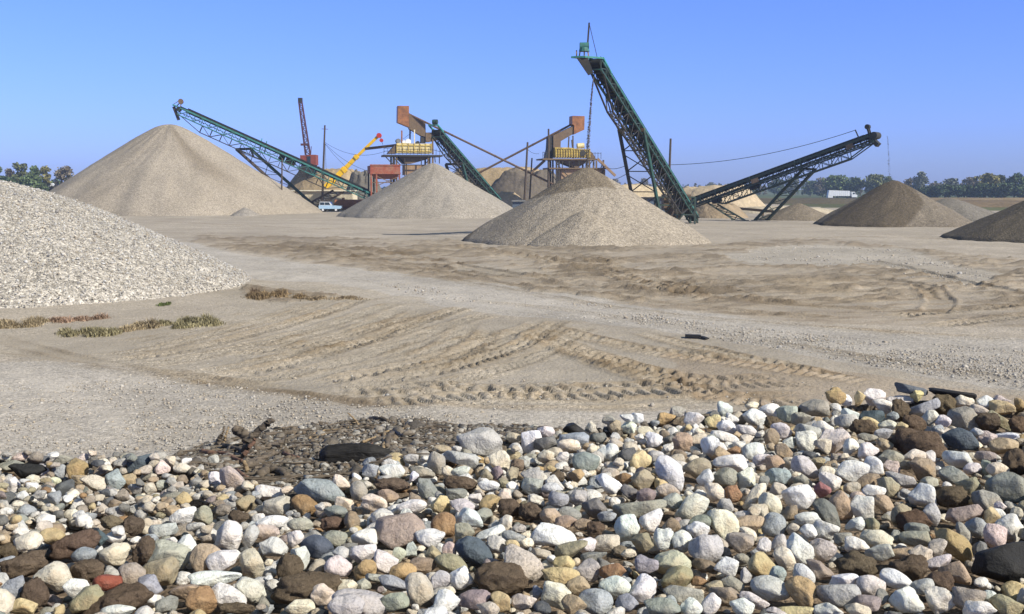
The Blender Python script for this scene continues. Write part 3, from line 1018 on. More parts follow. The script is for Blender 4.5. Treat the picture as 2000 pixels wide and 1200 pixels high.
# --- left stacker
tail, head = P(728, 381, 203), P(352, 212, 196)
root, at, d, s, u, L = conveyor("conveyor", "long teal conveyor rising left over the tallest gravel pile", tail, head, 1.7, 1.15, 1.25, 0.16, 0.985, 26, (M['teal_mid'], ST, BE), GRP, 0.11, deck=False)
mb = MB()                                           # drive at the head
c = at(1, 0, 0)
mb.bar(at(0.985, -0.8, 0.05), at(1.035, -0.8, 0.05), 0.2); mb.bar(at(0.985, 0.8, 0.05), at(1.035, 0.8, 0.05), 0.2)
mb.bar(at(1.035, -0.9, 0.02), at(1.035, 0.9, 0.02), 0.2)
mb.build("head_frame", TB, root)
mb = MB()
mb.tube([at(1.01, -0.5, 1.1), at(1.01, 0.6, 1.1)], [0.45, 0.45], 12); mb.bar(at(1.0, -0.3, 0.1), at(1.005, -0.3, 0.9), 0.16); mb.bar(at(1.02, 0.5, 0.1), at(1.012, 0.5, 0.9), 0.16)
mb.bar(at(1.035, 0, 0.2), at(1.02, 0, 1.0), 0.1)
mb.build("drive_motor", M['rust_dark'], root)
mb = MB(); mb.bar(at(1.03, 0, -0.2), at(0.985, 0, -1.9), 1.0, 0.5, up=d); mb.build("chute", ST, root)
for t, h in ((0.585, 1.2), (0.56, 1.1), (0.20, 0.8), (0.03, 0.7), (0.30, 0.6)):
    mb = MB(); mb.bar(at(t, 1.02, -up if False else -1.1), at(t, 1.02, 0) + Vector((0, 0, h)), 0.17); mb.build("guide_post", TB, root)
mb = MB(); mb.bar(at(0.455, 1.08, -0.62), at(0.405, 1.08, -0.62), 0.06, 0.95, up=u); mb.build("side_plate", M['tan_plate'], root)
mb = MB(); mb.bar(at(0.49, 1.05, -0.62), at(0.46, 1.05, -0.62), 0.3, 0.8, up=u); mb.build("gear_housing", BE, root)
pa, pb_ = P(462, 292, 201), P(489, 291, 198.2)
mb = MB(); mb.bar(pa, pb_, 0.5, 0.4); mb.bar(Vector(pa), at(0.64, -0.7, -2.4), 0.22); mb.bar(Vector(pb_), at(0.6, 0.7, -2.4), 0.22); mb.build("cross_beam", ST, root)
A, B = Vector(pa), Vector(pb_)
sh = Vector((P(550, 352, 192)[0] - pa[0], -2, 0))
bent(root, A, B, (A.x + 10.5, 209, 0), (B.x + 10.5, 207, 0), 0.42, (M['pole'], TE), 5)
for q in (0.80, 0.77):
    pass
p1, q1 = P(651, 372, 203), P(603, 398, 204)
p2, q2 = P(672, 375, 202), P(618, 405, 203)
bent(root, p1, p2, q1, q2, 0.3, (M['pole'], M['pole']), 5)

# --- middle conveyor
tail, head = P(972, 392, 202), P(853, 256, 171)
root, at, d, s, u, L = conveyor("conveyor", "short green conveyor climbing to the brown chute of the cream screening plant", tail, head, 1.35, 0.95, 0.95, 0.18, 0.97, 22, (TE, ST, BE), GRP, 0.12)
mb = MB(); mb.bar(at(0.97, -1, 0.25), at(1.05, -1, 0.25), 0.22); mb.bar(at(0.97, 1, 0.25), at(1.05, 1, 0.25), 0.22); mb.bar(at(1.05, -1, 0.25), at(1.05, 1, 0.25), 0.22); mb.build("head_frame", TB, root)
mb = MB(); mb.tube([at(1.05, -0.9, 0.75), at(1.05, 0.2, 0.75)], 0.36, 12); mb.bar(at(1.05, -0.4, 0.2), at(1.05, -0.4, 1), 0.3); mb.build("drive_motor", TE, root)
pa, pb_ = P(871, 321, 181), P(903, 321, 180)
mb = MB(); mb.bar(pa, pb_, 0.4, 0.35); mb.build("cross_beam", ST, root)
bent(root, pa, pb_, (pa[0] + 2.2, 184, 0), (pb_[0] + 2.0, 183, 0), 0.34, (ST, TE), 5)
for t in (0.30, 0.12, 0.2, 0.52):
    mb = MB(); mb.bar(at(t, 1.04, -1.3), at(t, 1.04, 0) + Vector((0, 0, 0.75)), 0.2); mb.build("guide_post", TE, root)

# --- tall steep conveyor over the dark-topped pile
tail, head = P(1356, 424, 137), P(1163, 119, 90.5)
root, at, d, s, u, L = conveyor("conveyor", "tallest steep green conveyor pouring gravel on the dark-topped pile", tail, head, 0.95, 0.72, 1.45, 0.14, 0.985, 30, (TE, ST, BE), GRP, 0.10, lw=0.5)
mb = MB()
for a in (-1, 1):
    mb.bar(at(0.94, a * 1.1, 0.15), at(0.995, a * 1.1, 0.3), 0.16)
    mb.bar(at(0.995, a * 1.1, 0.3), at(0.995, a * 1.1, 0.3) + Vector((-1.5, -0.9, 0)), 0.14)
e0, e1 = at(0.995, -1.1, 0.3) + Vector((-1.5, -0.9, 0)), at(0.995, 1.1, 0.3) + Vector((-1.5, -0.9, 0))
mb.bar(e0, e1, 0.14)
mb.build("head_frame", TB, root)
ec = (e0 + e1) / 2 + Vector((0.5, 0.3, 0))
mb = MB()
mb.tube([ec + Vector((-0.36, 0, 0.86)), ec + Vector((0.36, 0, 0.86))], [0.29, 0.29], 14)
mb.tube([ec + Vector((0, 0, 0.45)), ec + Vector((0, 0, 0.75))], [0.42, 0.36], 12)
mb.build("drive_motor", M['teal_mid'], root, smooth=False)
mb = MB()
for dx in (-0.4, 0.0, 0.35):
    mb.bar(ec + Vector((dx, 0, 0.0)), ec + Vector((dx * 0.8, 0, 0.5)), 0.1)
mb.bar(ec + Vector((-0.6, 0, 0.55)), ec + Vector((-0.6, 0, -0.1)), 0.1)
mb.build("motor_stand", M['tan_plate'], root)
mb = MB(); mb.prism([(ec.x - 0.55, ec.z - 0.05), (ec.x + 0.25, ec.z - 0.05), (ec.x + 0.7, ec.z - 1.2), (ec.x + 0.35, ec.z - 1.35)], ec.y - 0.4, ec.y + 0.4); mb.build("chute", ST, root)
mb = MB(); m0 = ec + Vector((0.25, 0, 0.9)); mb.bar(m0, m0 + Vector((0.12, 0, 1.75)), 0.13); mb.build("mast", ST, root)
mb = MB(); mt = m0 + Vector((0.12, 0, 1.7)); mb.tube([mt, at(0.985, 0, 0.3)], 0.025, 5); mb.build("stay_wire", M['wire'], root)
for t in (0.685, 0.665):
    mb = MB(); mb.bar(at(t, 1.08, -1.0), at(t, 1.08, -0.9) + Vector((0, 0, 1.75)), 0.13); mb.build("guide_post", TB, root)
for t in (0.22, 0.18, 0.10, 0.30, 0.05):
    mb = MB(); mb.bar(at(t, 1.06, -1.0), at(t, 1.06, -0.9) + Vector((0, 0, 1.5)), 0.12); mb.build("guide_post", TE, root)
pa, pb_ = P(1207, 254, 105.5), P(1259, 254, 104.5)
mb = MB(); mb.bar(pa, pb_, 0.34, 0.30); mb.build("cross_beam", M['rust_dark'], root)
bent(root, (pa[0] + .1, pa[1], pa[2]), (pb_[0] - .1, pb_[1], pb_[2]), (pa[0] + 2.25, 107.5, 0), (pb_[0] + 2.1, 106.5, 0), 0.24, (ST, TE), 5)
# feeder frame round the tail
mb = MB()
fx, fy = at(0.1, 0, 0).x, at(0.1, 0, 0).y
for dx in (-3.6, -1.4, 0.6):
    for dy in (-1.6, 1.6):
        mb.bar((fx + dx, fy + dy, 0), (fx + dx, fy + dy, 3.1), 0.2)
for dx in (-3.6, -1.4, 0.6):
    for z in (1.1, 3.1):
        mb.bar((fx + dx, fy - 1.6, z), (fx + dx, fy + 1.6, z), 0.14)
for z in (1.1, 2.2, 3.1):
    for dy in (-1.6, 1.6):
        mb.bar((fx - 3.6, fy + dy, z), (fx + 0.6, fy + dy, z), 0.16)
mb.bar((fx - 3.6, fy - 1.7, 0.3), (fx - 1.4, fy - 1.7, 3.0), 0.12); mb.bar((fx - 1.4, fy - 1.7, 0.3), (fx + .6, fy - 1.7, 3.0), 0.12)
mb.build("feeder_frame", SG, root)
mb = MB(); mb.box(fx - 2.9, fx + 0.2, fy - 1.2, fy + 1.2, 1.6, 3.4); mb.prism([(fx - 2.6, 1.6), (fx - 0.2, 1.6), (fx - 1.0, 0.5), (fx - 1.8, 0.5)], fy - 1, fy + 1); mb.build("feed_hopper", M['rust_dark'], root)
mb = MB(); mb.bar(P(1334, 381, 128), P(1310, 424, 128), 0.28, 0.2); mb.build("strut", M['pole'], root)
mb = MB(); mb.bar(P(1284, 396, 130), P(1273, 408, 130), 0.3, 0.2); mb.build("strut", M['pole'], root)

# --- dark stacker by the treeline
tail, head = P(1352, 393, 150), P(1706, 265, 135)
root, at, d, s, u, L = conveyor("conveyor", "dark shallow conveyor trailing a thin cable towards the treeline", tail, head, 1.2, 0.8, 0.95, 0.10, 0.985, 26, (SG, SG, BE), GRP, 0.12, deck=False)
mb = MB(); c = at(1.01, 0, -0.1); mb.tube([c - s * 0.7, c + s * 0.7], 0.42, 14); mb.bar(at(0.985, 0, -0.2), at(1.01, 0, -1.3), 0.9, 0.5, up=d); mb.build("chute", ST, root)
mb = MB(); mb.tube([at(0.985, -0.4, 1.2), at(0.985, 0.4, 1.2)], 0.3, 12); mb.bar(at(0.985, -0.3, 0.1), at(0.985, -0.3, 1.1), 0.25); mb.bar(at(0.985, 0.3, 0.1), at(0.985, 0.3, 1.1), 0.2); mb.build("drive_motor", M['steel'], root)
mb = MB(); mb.bar(at(0.94, 0.9, 0), at(0.925, 0.9, 0.2) + Vector((-0.15, 0, 1.1)), 0.13); cab_top = at(0.925, 0.9, 0.2) + Vector((-0.15, 0, 1.05)); mb.build("mast", ST, root)
mb = MB(); mb.bar(at(0.40, 1.08, -0.38), at(0.36, 1.08, -0.38), 0.05, 0.55, up=u); mb.build("side_plate", M['tan_plate'], root)
mb = MB(); mb.bar(at(0.905, 1.08, -0.38), at(0.87, 1.08, -0.38), 0.05, 0.6, up=u); mb.build("side_plate", M['rust_dark'], root)
for t, dz in ((0.36, -1.0), (0.14, -1.05)):
    mb = MB(); mb.bar(at(t - 0.02, 0.2, dz), at(t + 0.02, 0.2, dz), 1.0, 0.55, up=u); mb.build("gear_housing", BE, root)
for t in (0.63, 0.35, 0.15, 0.06, 0.60):
    mb = MB(); mb.bar(at(t, 1.06, -0.8), at(t, 1.06, 0) + Vector((0, 0, 0.35)), 0.14); mb.build("guide_post", M['steel_green'], root)
pa, pb_ = P(1569, 330, 141.5), P(1593, 331, 140)
mb = MB(); mb.bar(pa, pb_, 0.3, 0.25); mb.build("cross_beam", ST, root)
bent(root, pa, pb_, G(1474, 431), G(1498, 431), 0.3, (SG, SG), 6)
bent(root, P(1381, 396, 149), P(1401, 399, 148), G(1434, 430), G(1456, 431), 0.2, (SG, SG), 3)

# trickles of falling gravel
def fall(name, x0, Y, z0, x1, z1, n, seed, sp=0.06, sz=0.035):
    rs = np.random.RandomState(seed)
    t = rs.rand(n)
    z = z0 + (z1 - z0) * t
    x = x0 + (x1 - x0) * t ** 0.7 + rs.randn(n) * sp * (0.3 + t)
    v, f, own = grains(np.stack([x, Y + rs.randn(n) * sp, z], -1), np.full(n, sz) * rs.uniform(.6, 1.4, n), rs)
    tag(mesh_obj(name, v, f, M['grit'], smooth=True, cols=np.array([0.16, 0.14, 0.12])), kind='stuff')


p0, p1 = P(1160, 150, 88.6), P(1146, 300, 88.6)
fall("falling_gravel", p0[0], 88.6, p0[2], p1[0], 5.4, 1500, 3, 0.06)
p0, p1 = P(1722, 268, 133), P(1737, 350, 131)
fall("falling_gravel", p0[0], 131, p0[2], p1[0], 4.9, 260, 4, 0.06, 0.03)

# ================================================================== screening plants
YP = 206.0
def ZP(px, py, Y=YP):
    q = P(px, py, Y); return float(q[0]), float(q[2])


def zp3(zx, zy): return ZP(700 + zx / 5.0, 180 + zy / 5.0)
def zp4(zx, zy): return ZP(980 + zx / 5.0, 180 + zy / 5.0)


def poly_part(root, zp, pts, y0, y1, mat, name):
    mb = MB(); mb.prism([zp(*p) for p in pts], YP + y0, YP + y1)
    return mb.build(name, mat, root)


def frame_part(root, zp, lines, y, w, mat, name):
    if name in ('brace', 'post', 'support_leg') and (len(lines) > 1 or isinstance(y, list)):
        for l_ in lines:
            for yy in (y if isinstance(y, (list, tuple)) else [y]):
                frame_part(root, zp, [l_], yy, w, mat, name)
        return
    mb = MB()
    for (a, b) in lines:
        for yy in (y if isinstance(y, (list, tuple)) else [y]):
            xa, za = zp(*a); xb, zb = zp(*b)
            mb.bar((xa, YP + yy, za), (xb, YP + yy, zb), w)
    return mb.build(name, mat, root)


# plant A: cream box
xa = zp3(480, 900)
A_ = thing("screening_plant", "screening plant with cream and rust box, rusty square chute reaching left", "screening plant", (xa[0], YP, 0), "gravel screening plants")
poly_part(A_, zp3, [(380, 140), (488, 140), (488, 345), (378, 300)], -1.1, 1.3, M['rust'], "chute_head")
poly_part(A_, zp3, [(490, 208), (650, 296), (655, 440), (610, 428), (492, 362)], -0.85, 1.0, M['rust_dark'], "chute_arm")
poly_part(A_, zp3, [(652, 396), (770, 396), (772, 470), (700, 486), (652, 490)], -0.95, 1.1, M['rust_dark'], "chute_box")
poly_part(A_, zp3, [(610, 430), (650, 430), (650, 500), (606, 498)], -0.7, 0.8, M['steel'], "chute_leg")
poly_part(A_, zp3, [(362, 506), (420, 500), (560, 508), (704, 506), (700, 602), (362, 598)], -1.7, 1.7, M['yellow_pale'], "screen_box")
frame_part(A_, zp3, [((362, 525), (704, 528)), ((362, 580), (704, 584))] + [((k, 504), (k, 600)) for k in range(366, 706, 56)], -1.74, 0.16, M['yellow_dirty'], "box_rib")
poly_part(A_, zp3, [(280, 604), (352, 520), (362, 520), (362, 604)], -1.6, 1.6, M['rust_dark'], "feed_slope")
for zx, zy, r, m in ((385, 480, 22, 'concrete'), (440, 492, 18, 'white'), (480, 488, 28, 'white'), (575, 496, 16, 'steel')):
    mb = MB(); x, z = zp3(zx, zy); mb.tube([(x, YP - 1.2, z), (x, YP + 0.6, z)], r * 0.0185, 14); mb.build("vibrator_motor", M[m], A_)
frame_part(A_, zp3, [((420, 378), (420, 500))], -0.6, 0.26, M['rust'], "post")
frame_part(A_, zp3, [((540, 370), (540, 506))], -1.2, 0.2, M['cream'], "post")
frame_part(A_, zp3, [((506, 345), (504, 506))], 0.2, 0.26, M['steel'], "post")
frame_part(A_, zp3, [((718, 440), (722, 610))], -1.0, 0.26, M['rust_dark'], "post")
frame_part(A_, zp3, [((436, 460), (520, 395))], -0.3, 0.06, M['wire'], "stay")
mb = MB(); x0, z0 = zp3(234, 634); x1, z1 = zp3(806, 618); mb.box(x0, x1, YP - 2.6, YP + 2.6, z0, z1); mb.build("deck", M['steel'], A_)
rl = [((k, 616), (k, 556)) for k in range(238, 806, 36)] + [((238, 558), (330, 558)), ((238, 584), (330, 584)), ((362, 566), (704, 566)), ((704, 566), (800, 590))]
frame_part(A_, zp3, rl, -2.55, 0.07, M['steel'], "railing")
poly_part(A_, zp3, [(392, 636), (692, 636), (672, 656), (520, 700), (450, 704)], -1.7, 1.7, M['rust_dark'], "underscreen_hopper")
poly_part(A_, zp3, [(392, 636), (450, 704), (430, 700), (376, 648)], -1.5, 1.5, M['steel'], "hopper_flange")
for k in (330, 360, 668, 712):
    frame_part(A_, zp3, [((k, 634), (k, 1120))], [-2.2, 2.2], 0.3, M['rust_dark'] if k != 330 else M['steel'], "support_leg")
frame_part(A_, zp3, [((252, 634), (320, 706)), ((690, 640), (640, 706)), ((330, 716), (712, 716)), ((440, 640), (440, 860)), ((456, 700), (456, 860)), ((330, 640), (392, 712)), ((600, 640), (600, 712)), ((730, 634), (736, 690)), ((776, 630), (776, 700))], -2.3, 0.16, M['steel'], "brace")
poly_part(A_, zp3, [(440, 716), (705, 718), (705, 800), (560, 800), (440, 812)], -1.4, 2.0, M['tan_plate'], "lower_bin")
A_.rotation_euler.z = 0.2
# red hopper beside it, on its own stand
xr = zp3(265, 900)
RH = thing("hopper", "faded red hopper on a red stand below the cream screening plant", "hopper", (xr[0], YP - 3, 0))
mb = MB(); x0, z0 = zp3(122, 798); x1, z1 = zp3(176, 720); x2, _ = zp3(410, 720)
mb.prism([(x0, z0), (x2, z0), (x2, z1), (x0, z1 - 0.1)], YP - 4.6, YP - 1.4); mb.build("bin", M['rust_red'], RH)
mb = MB(); mb.box(x0 - .06, x2 + .06, YP - 4.72, YP - 4.6, z1 - .1, z1 + .12); mb.box(x0 - .06, x2 + .06, YP - 4.72, YP - 4.6, z0 - .12, z0 + .1); mb.build("rim", M['rust_red'], RH)
mb = MB(); xb0, zb = zp3(190, 852); xb1, _ = zp3(388, 852); mb.add([(x0 + .3, YP - 4.4, z0), (x2 - .2, YP - 4.4, z0), (x2 - .2, YP - 1.6, z0), (x0 + .3, YP - 1.6, z0), (xb0, YP - 3.6, zb), (xb1, YP - 3.6, zb), (xb1, YP - 2.4, zb), (xb0, YP - 2.4, zb)],
                   [(0, 1, 5, 4), (1, 2, 6, 5), (2, 3, 7, 6), (3, 0, 4, 7), (4, 5, 6, 7)]); mb.build("funnel", M['rust_red'], RH)
for x in (x0 + .15, zp3(172, 0)[0], x2 - .15):
    for yy in (-4.5, -1.5):
        mb = MB(); mb.bar((x, YP + yy, 0), (x, YP + yy, z0), 0.26); mb.build("support_leg", M['rust_red'] if yy < -2 else M['steel'], RH)
mb = MB()
xm = zp3(172, 0)[0]
mb.bar((xm, YP - 4.5, z0 - 2.2), (x2 - .15, YP - 4.5, z0 - .5), .13); mb.bar((xm, YP - 4.5, z0 - .5), (x2 - .15, YP - 4.5, z0 - 2.2), .13); mb.bar((x0, YP - 4.5, z0 - 1.6), (x2, YP - 4.5, z0 - 1.6), .16)
mb.build("brace", M['rust_dark'], RH)

# plant B: yellow box
xb = zp4(680, 900)
B_ = thing("screening_plant", "screening plant with yellow railed box and glinting rusty chute head", "screening plant", (xb[0], YP, 0), "gravel screening plants")
poly_part(B_, zp4, [(676, 236), (798, 238), (795, 370), (690, 418), (694, 330), (674, 318)], -1.1, 1.3, M['rust'], "chute_head")
poly_part(B_, zp4, [(694, 332), (690, 410), (562, 484), (560, 560), (488, 560), (488, 430)], -0.85, 1.0, M['rust_dark'], "chute_arm")
poly_part(B_, zp4, [(440, 440), (487, 440), (487, 650), (410, 650), (432, 560)], -0.6, 0.8, M['steel'], "chute_leg")
poly_part(B_, zp4, [(492, 546), (640, 546), (690, 556), (846, 570), (846, 642), (492, 642)], -1.7, 1.7, M['yellow_dirty'], "screen_box")
mb = MB(); x, z = zp4(722, 530); x2, z2 = zp4(790, 524); mb.tube([(x, YP - 1.1, z), (x2, YP - 1.1, z2)], 0.48, 14); mb.build("vibrator_drum", M['yellow_pale'], B_)
mb = MB(); x, z = zp4(768, 600); mb.tube([(x, YP - 1.9, z), (x, YP - 1.72, z)], 0.55, 16); mb.build("flywheel", M['steel'], B_)
frame_part(B_, zp4, [((k, 552), (k, 648)) for k in range(500, 850, 26)] + [((492, 556), (846, 566))], -1.8, 0.11, M['yellow_dirty'], "box_rib")
frame_part(B_, zp4, [((640, 440), (634, 546)), ((680, 430), (682, 650)), ((668, 470), (676, 546))], -1.1, 0.2, M['pole'], "post")
mb = MB(); x0, z0 = zp4(360, 668); x1, z1 = zp4(912, 654); mb.box(x0, x1, YP - 2.6, YP + 2.6, z0, z1); mb.build("deck", M['rust_dark'], B_)
rl = [((k, 656), (k, 592)) for k in (362, 376, 410, 880, 910, 940)] + [((362, 594), (410, 600)), ((362, 622), (410, 626)), ((850, 600), (940, 602)), ((492, 592), (846, 592)), ((492, 620), (846, 620))]
frame_part(B_, zp4, rl, -2.55, 0.07, M['steel'], "railing")
poly_part(B_, zp4, [(540, 668), (822, 668), (790, 700), (720, 742), (700, 742), (560, 690)], -1.6, 1.6, M['rust_dark'], "underscreen_hopper")
mb = MB(); x0, z0 = zp4(424, 756); x1, z1 = zp4(992, 742); mb.box(x0, x1, YP - 2.6, YP + 2.6, z0, z1); mb.build("lower_deck", M['rust_dark'], B_)
poly_part(B_, zp4, [(552, 760), (992, 758), (992, 900), (552, 900)], -2.0, 2.2, M['tan_plate'], "lower_bin")
for k in (500, 524, 828, 870, 968):
    frame_part(B_, zp4, [((k, 666), (k, 1180))], [-2.3, 2.3], 0.26, M['steel'] if k < 800 else M['rust_dark'], "support_leg")
frame_part(B_, zp4, [((480, 668), (540, 748)), ((860, 668), (800, 748)), ((430, 756), (500, 880)), ((560, 670), (556, 748)), ((625, 668), (625, 748)), ((722, 668), (722, 748)), ((968, 668), (940, 748)), ((560, 770), (640, 850)), ((980, 760), (880, 860))], -2.4, 0.14, M['steel'], "brace")
poly_part(B_, zp4, [(850, 574), (880, 596), (912, 650), (850, 650)], -1.0, 1.0, M['rust_dark'], "feed_slope")
mb = MB(); x0, z0 = zp4(905, 655); x1, z1 = zp4(1074, 820); mb.bar((x0, YP - 2.5, z0), (x1, YP - 3.2, z1), 1.2, 0.42); mb.build("discharge_chute", M['tan_plate'], B_)
mb = MB(); x0, z0 = zp4(405, 672); x1, z1 = zp4(268, 794); mb.bar((x0, YP - 0.5, z0), (x1, YP - 0.5, z1), 0.9, 0.35); mb.build("discharge_chute", M['rust_dark'], B_)

B_.rotation_euler.z = 0.2
RH.rotation_euler.z = 0.28
# the two long crossing pipes
def pipe(label, p, q, r):
    mb = MB(); mb.tube([p, q], r, 10)
    for t in (0.3, 0.6):
        c = Vector(p).lerp(Vector(q), t); dd = (Vector(q) - Vector(p)).normalized() * 0.06
        mb.tube([c - dd, c + dd], r * 1.25, 10)
    tag(mb.build("pipe", M['pipe'], loc=tuple(p)), label, "pipe", "long pipes between the screening plants")


pipe("long brown pipe sloping down from the cream plant's rusty chute head", P(798, 223, YP - .5), P(1080, 360, YP - 1.5), 0.19)
pipe("long brown pipe sloping up to the yellow plant's chute head", P(928, 342, YP + 1.5), P(1117, 243, YP + .3), 0.19)
mb = MB(); mb.bar(P(714, 291, 209), P(775, 284, 207), 0.6, 0.45); tag(mb.build("pipe", M['pipe'], loc=tuple(P(714, 291, 209))), "thick short brown pipe joining the yellow crane boom to the cream plant", "pipe")

# ================================================================== cranes
LC = thing("lattice_crane", "dull red lattice boom crane standing behind the long teal conveyor", "crane", (at_px(606, 262), 262, 0))
Yc = 262
def boxpx(x0, y0, x1, y1, Y, d):
    a, b = P(x0, y1, Y), P(x1, y0, Y)
    return (a[0], b[0], Y - d / 2, Y + d / 2, a[2], b[2])
mb = MB(); mb.box(*boxpx(589, 304, 602, 322, Yc, 3.2)); mb.box(*boxpx(602.2, 303, 619, 323, Yc, 3.4)); mb.build("cab", M['crane_red'], LC)
mb = MB(); x0, x1, y0, y1, z0, z1 = boxpx(603, 306, 609, 322, Yc, 3.5); mb.box(x0, x1, y0, y0 + .04, z0, z1); mb.build("window", M['glass'], LC)
mb = MB(); a = P(587, 333, Yc); b = P(621, 333, Yc)
for yy in (-2.0, 2.0):
    mb.box(a[0], b[0], Yc + yy - .5, Yc + yy + .5, a[2] - .9, a[2] + .9)
mb.box(a[0] + .4, b[0] - .4, Yc - 1.4, Yc + 1.4, a[2] - .2, P(600, 322.6, Yc)[2]); mb.build("crawler", M['steel'], LC)
mb = MB()
B0, B1 = P(602, 304, Yc), P(587, 194, Yc)
q = [(P(597, 303, Yc), P(583.6, 199, Yc)), (P(606, 303, Yc), P(589.6, 199, Yc))]
for yy in (-.6, .6):
    o_ = np.array([0, yy, 0])
    for (a, b) in q:
        mb.bar(a + o_, b + o_ * .7, 0.2)
    lat(mb, q[0][0] + o_, q[0][1] + o_ * .7, q[1][0] + o_, q[1][1] + o_ * .7, 14, 0.11)
for (a, b) in q:
    lat(mb, a + np.array([0, -.6, 0]), b + np.array([0, -.42, 0]), a + np.array([0, .6, 0]), b + np.array([0, .42, 0]), 14, 0.09)
mb.build("boom", M['purple_steel'], LC)
mb = MB(); c = P(586.5, 196, Yc); mb.box(c[0] - .45, c[0] + .45, Yc - .5, Yc + .5, c[2] - .6, c[2] + .5); mb.build("boom_head", M['steel'], LC)
mb = MB(); c = P(597, 283, Yc); mb.box(c[0] - 1.0, c[0] + .9, Yc - .9, Yc - .6, c[2] - .25, c[2] + .25); mb.bar(P(607, 303, Yc), P(608, 286, Yc), .14); mb.build("boom_bracket", M['purple_steel'], LC)

Yt = 224
TC = thing("telescopic_crane", "bright yellow telescopic crane boom with red tip and hook block", "crane", (at_px(632, Yt), Yt, 0))
def boomseg(x0, y0, x1, y1, w, name, mat):
    mb = MB(); mb.bar(P(x0, y0, Yt), P(x1, y1, Yt), w * 0.9, w); return mb.build(name, mat, TC)
boomseg(636, 366, 668, 336, 1.02, "boom_section", M['yellow'])
boomseg(660, 344, 696, 307, 0.78, "boom_section", M['yellow'])
boomseg(690, 313, 738, 267, 0.54, "boom_section", M['yellow'])
for (x, y_) in ((672, 332), (696, 307), (660, 346), (650, 356)):
    mb = MB(); c = Vector(P(x, y_, Yt)); dd = (Vector(P(738, 267, Yt)) - Vector(P(636, 366, Yt))).normalized(); mb.bar(c - dd * .35, c + dd * .35, 1.1, 1.22 if x < 690 else .95); mb.build("boom_collar", M['yellow'], TC)
mb = MB(); c = P(740.5, 265, Yt); mb.tube([(c[0], Yt - .5, c[2]), (c[0], Yt + .5, c[2])], .48, 12); mb.build("boom_tip", M['red'], TC)
mb = MB(); c = P(745, 274.5, Yt); mb.tube([(c[0], Yt - .35, c[2]), (c[0], Yt + .35, c[2])], .36, 12); mb.build("hook_block", M['red'], TC)
mb = MB(); mb.tube([P(743, 266, Yt), P(745, 274, Yt)], .04, 5); mb.tube([P(745, 276, Yt), P(748, 283, Yt)], .05, 5); mb.build("hook_rope", M['wire'], TC)
mb = MB(); a = P(622, 377, Yt); mb.box(a[0] - 2.5, a[0] + 4.5, Yt - 1.3, Yt + 1.3, 0.6, a[2]); mb.build("carrier", M['yellow'], TC)

# ================================================================== poles and cables
def upole(label, x0, y0, x1, Y, r=0.16, arm=False, lean=0.0):
    t = P(x0, y0, Y); b = np.array([at_px(x1, Y), Y, 0.0])
    root = thing("utility_pole", label, "pole", b, "wooden poles around the plant")
    mb = MB(); mb.tube([b, t], [r * 1.15, r * .8], 9); mb.build("pole", M['pole'], root)
    if arm:
        c = Vector(t) - Vector((0, 0, 0.7)); mb = MB(); mb.bar(c - Vector((.5, .5, 0)), c + Vector((.5, .5, 0)), .1); mb.build("crossarm", M['pole'], root)
    return Vector(t)


t1 = upole("tall thin pole standing in front of the tan mound beside the yellow crane boom", 634.5, 245, 630, 215, .2, True)
t2 = upole("thin pole crossed by both long pipes, standing before the yellow screening plant", 1030.5, 278, 1023, 190, .19)
t3 = upole("weathered pole poking up behind the steep green conveyor", 1310, 271, 1303, 150, .17)
t4 = upole("short post supporting the long teal conveyor from below", 551, 309, 551, 193, .14)
t5 = upole("thin post beside the vertical brown chute of the yellow plant", 1071.5, 252, 1071, 203, .2)
t6 = upole("short tilted timber beside the dark trestle of the yellow plant", 1039, 309, 1033, 208, .16)


def cable(label, p, q, sag, r=0.03, n=18):
    p, q = Vector(p), Vector(q)
    pts = [p.lerp(q, i / n) - Vector((0, 0, sag * 4 * (i / n) * (1 - i / n))) for i in range(n + 1)]
    mb = MB(); mb.tube(pts, r, 5)
    tag(mb.build("cable", M['wire'], loc=tuple(p)), label, "cable", "overhead cables")


cable("thin cable sagging from the dark conveyor's mast to the pole behind the steep conveyor", cab_top, t3 - Vector((0, 0, 3.4)), 0.9, 0.035)
cable("cable running from the tall thin pole to the cream plant, highest of its bunch", t1 - Vector((0, 0, 3.2)), P(752, 296, 208), 1.4, 0.03)
cable("cable from the tall thin pole down to the red hopper's rim", t1 - Vector((0, 0, 3.4)), P(722, 335, 206), 0.8, 0.03)
cable("cable dropping steeply from the tall thin pole to the dark grey mound", t1 - Vector((0, 0, 3.5)), P(700, 345, 220), 0.5, 0.03)
cable("cable hanging slack along the tall thin pole's own height", t1 - Vector((0, 0, 3.5)), P(637, 333, 215), 0.1, 0.03)
cable("cable from the yellow plant's deck to the trestle of the steep conveyor", P(1174, 319, 205), P(1222, 324, 108), 0.6, 0.03)
cable("lower cable from the yellow plant's bin to the trestle of the steep conveyor", P(1178, 349, 205), P(1228, 337, 108), 0.5, 0.03)
cable("looping cable from the crossed pole to the yellow plant's railing", t2 - Vector((0, 0, 1.2)), P(1053, 300, 204), 0.3, 0.03)
cable("cable hanging from the steep conveyor's truss to its trestle beam", P(1190, 214, 99), P(1206, 252, 105), 0.1, 0.025)

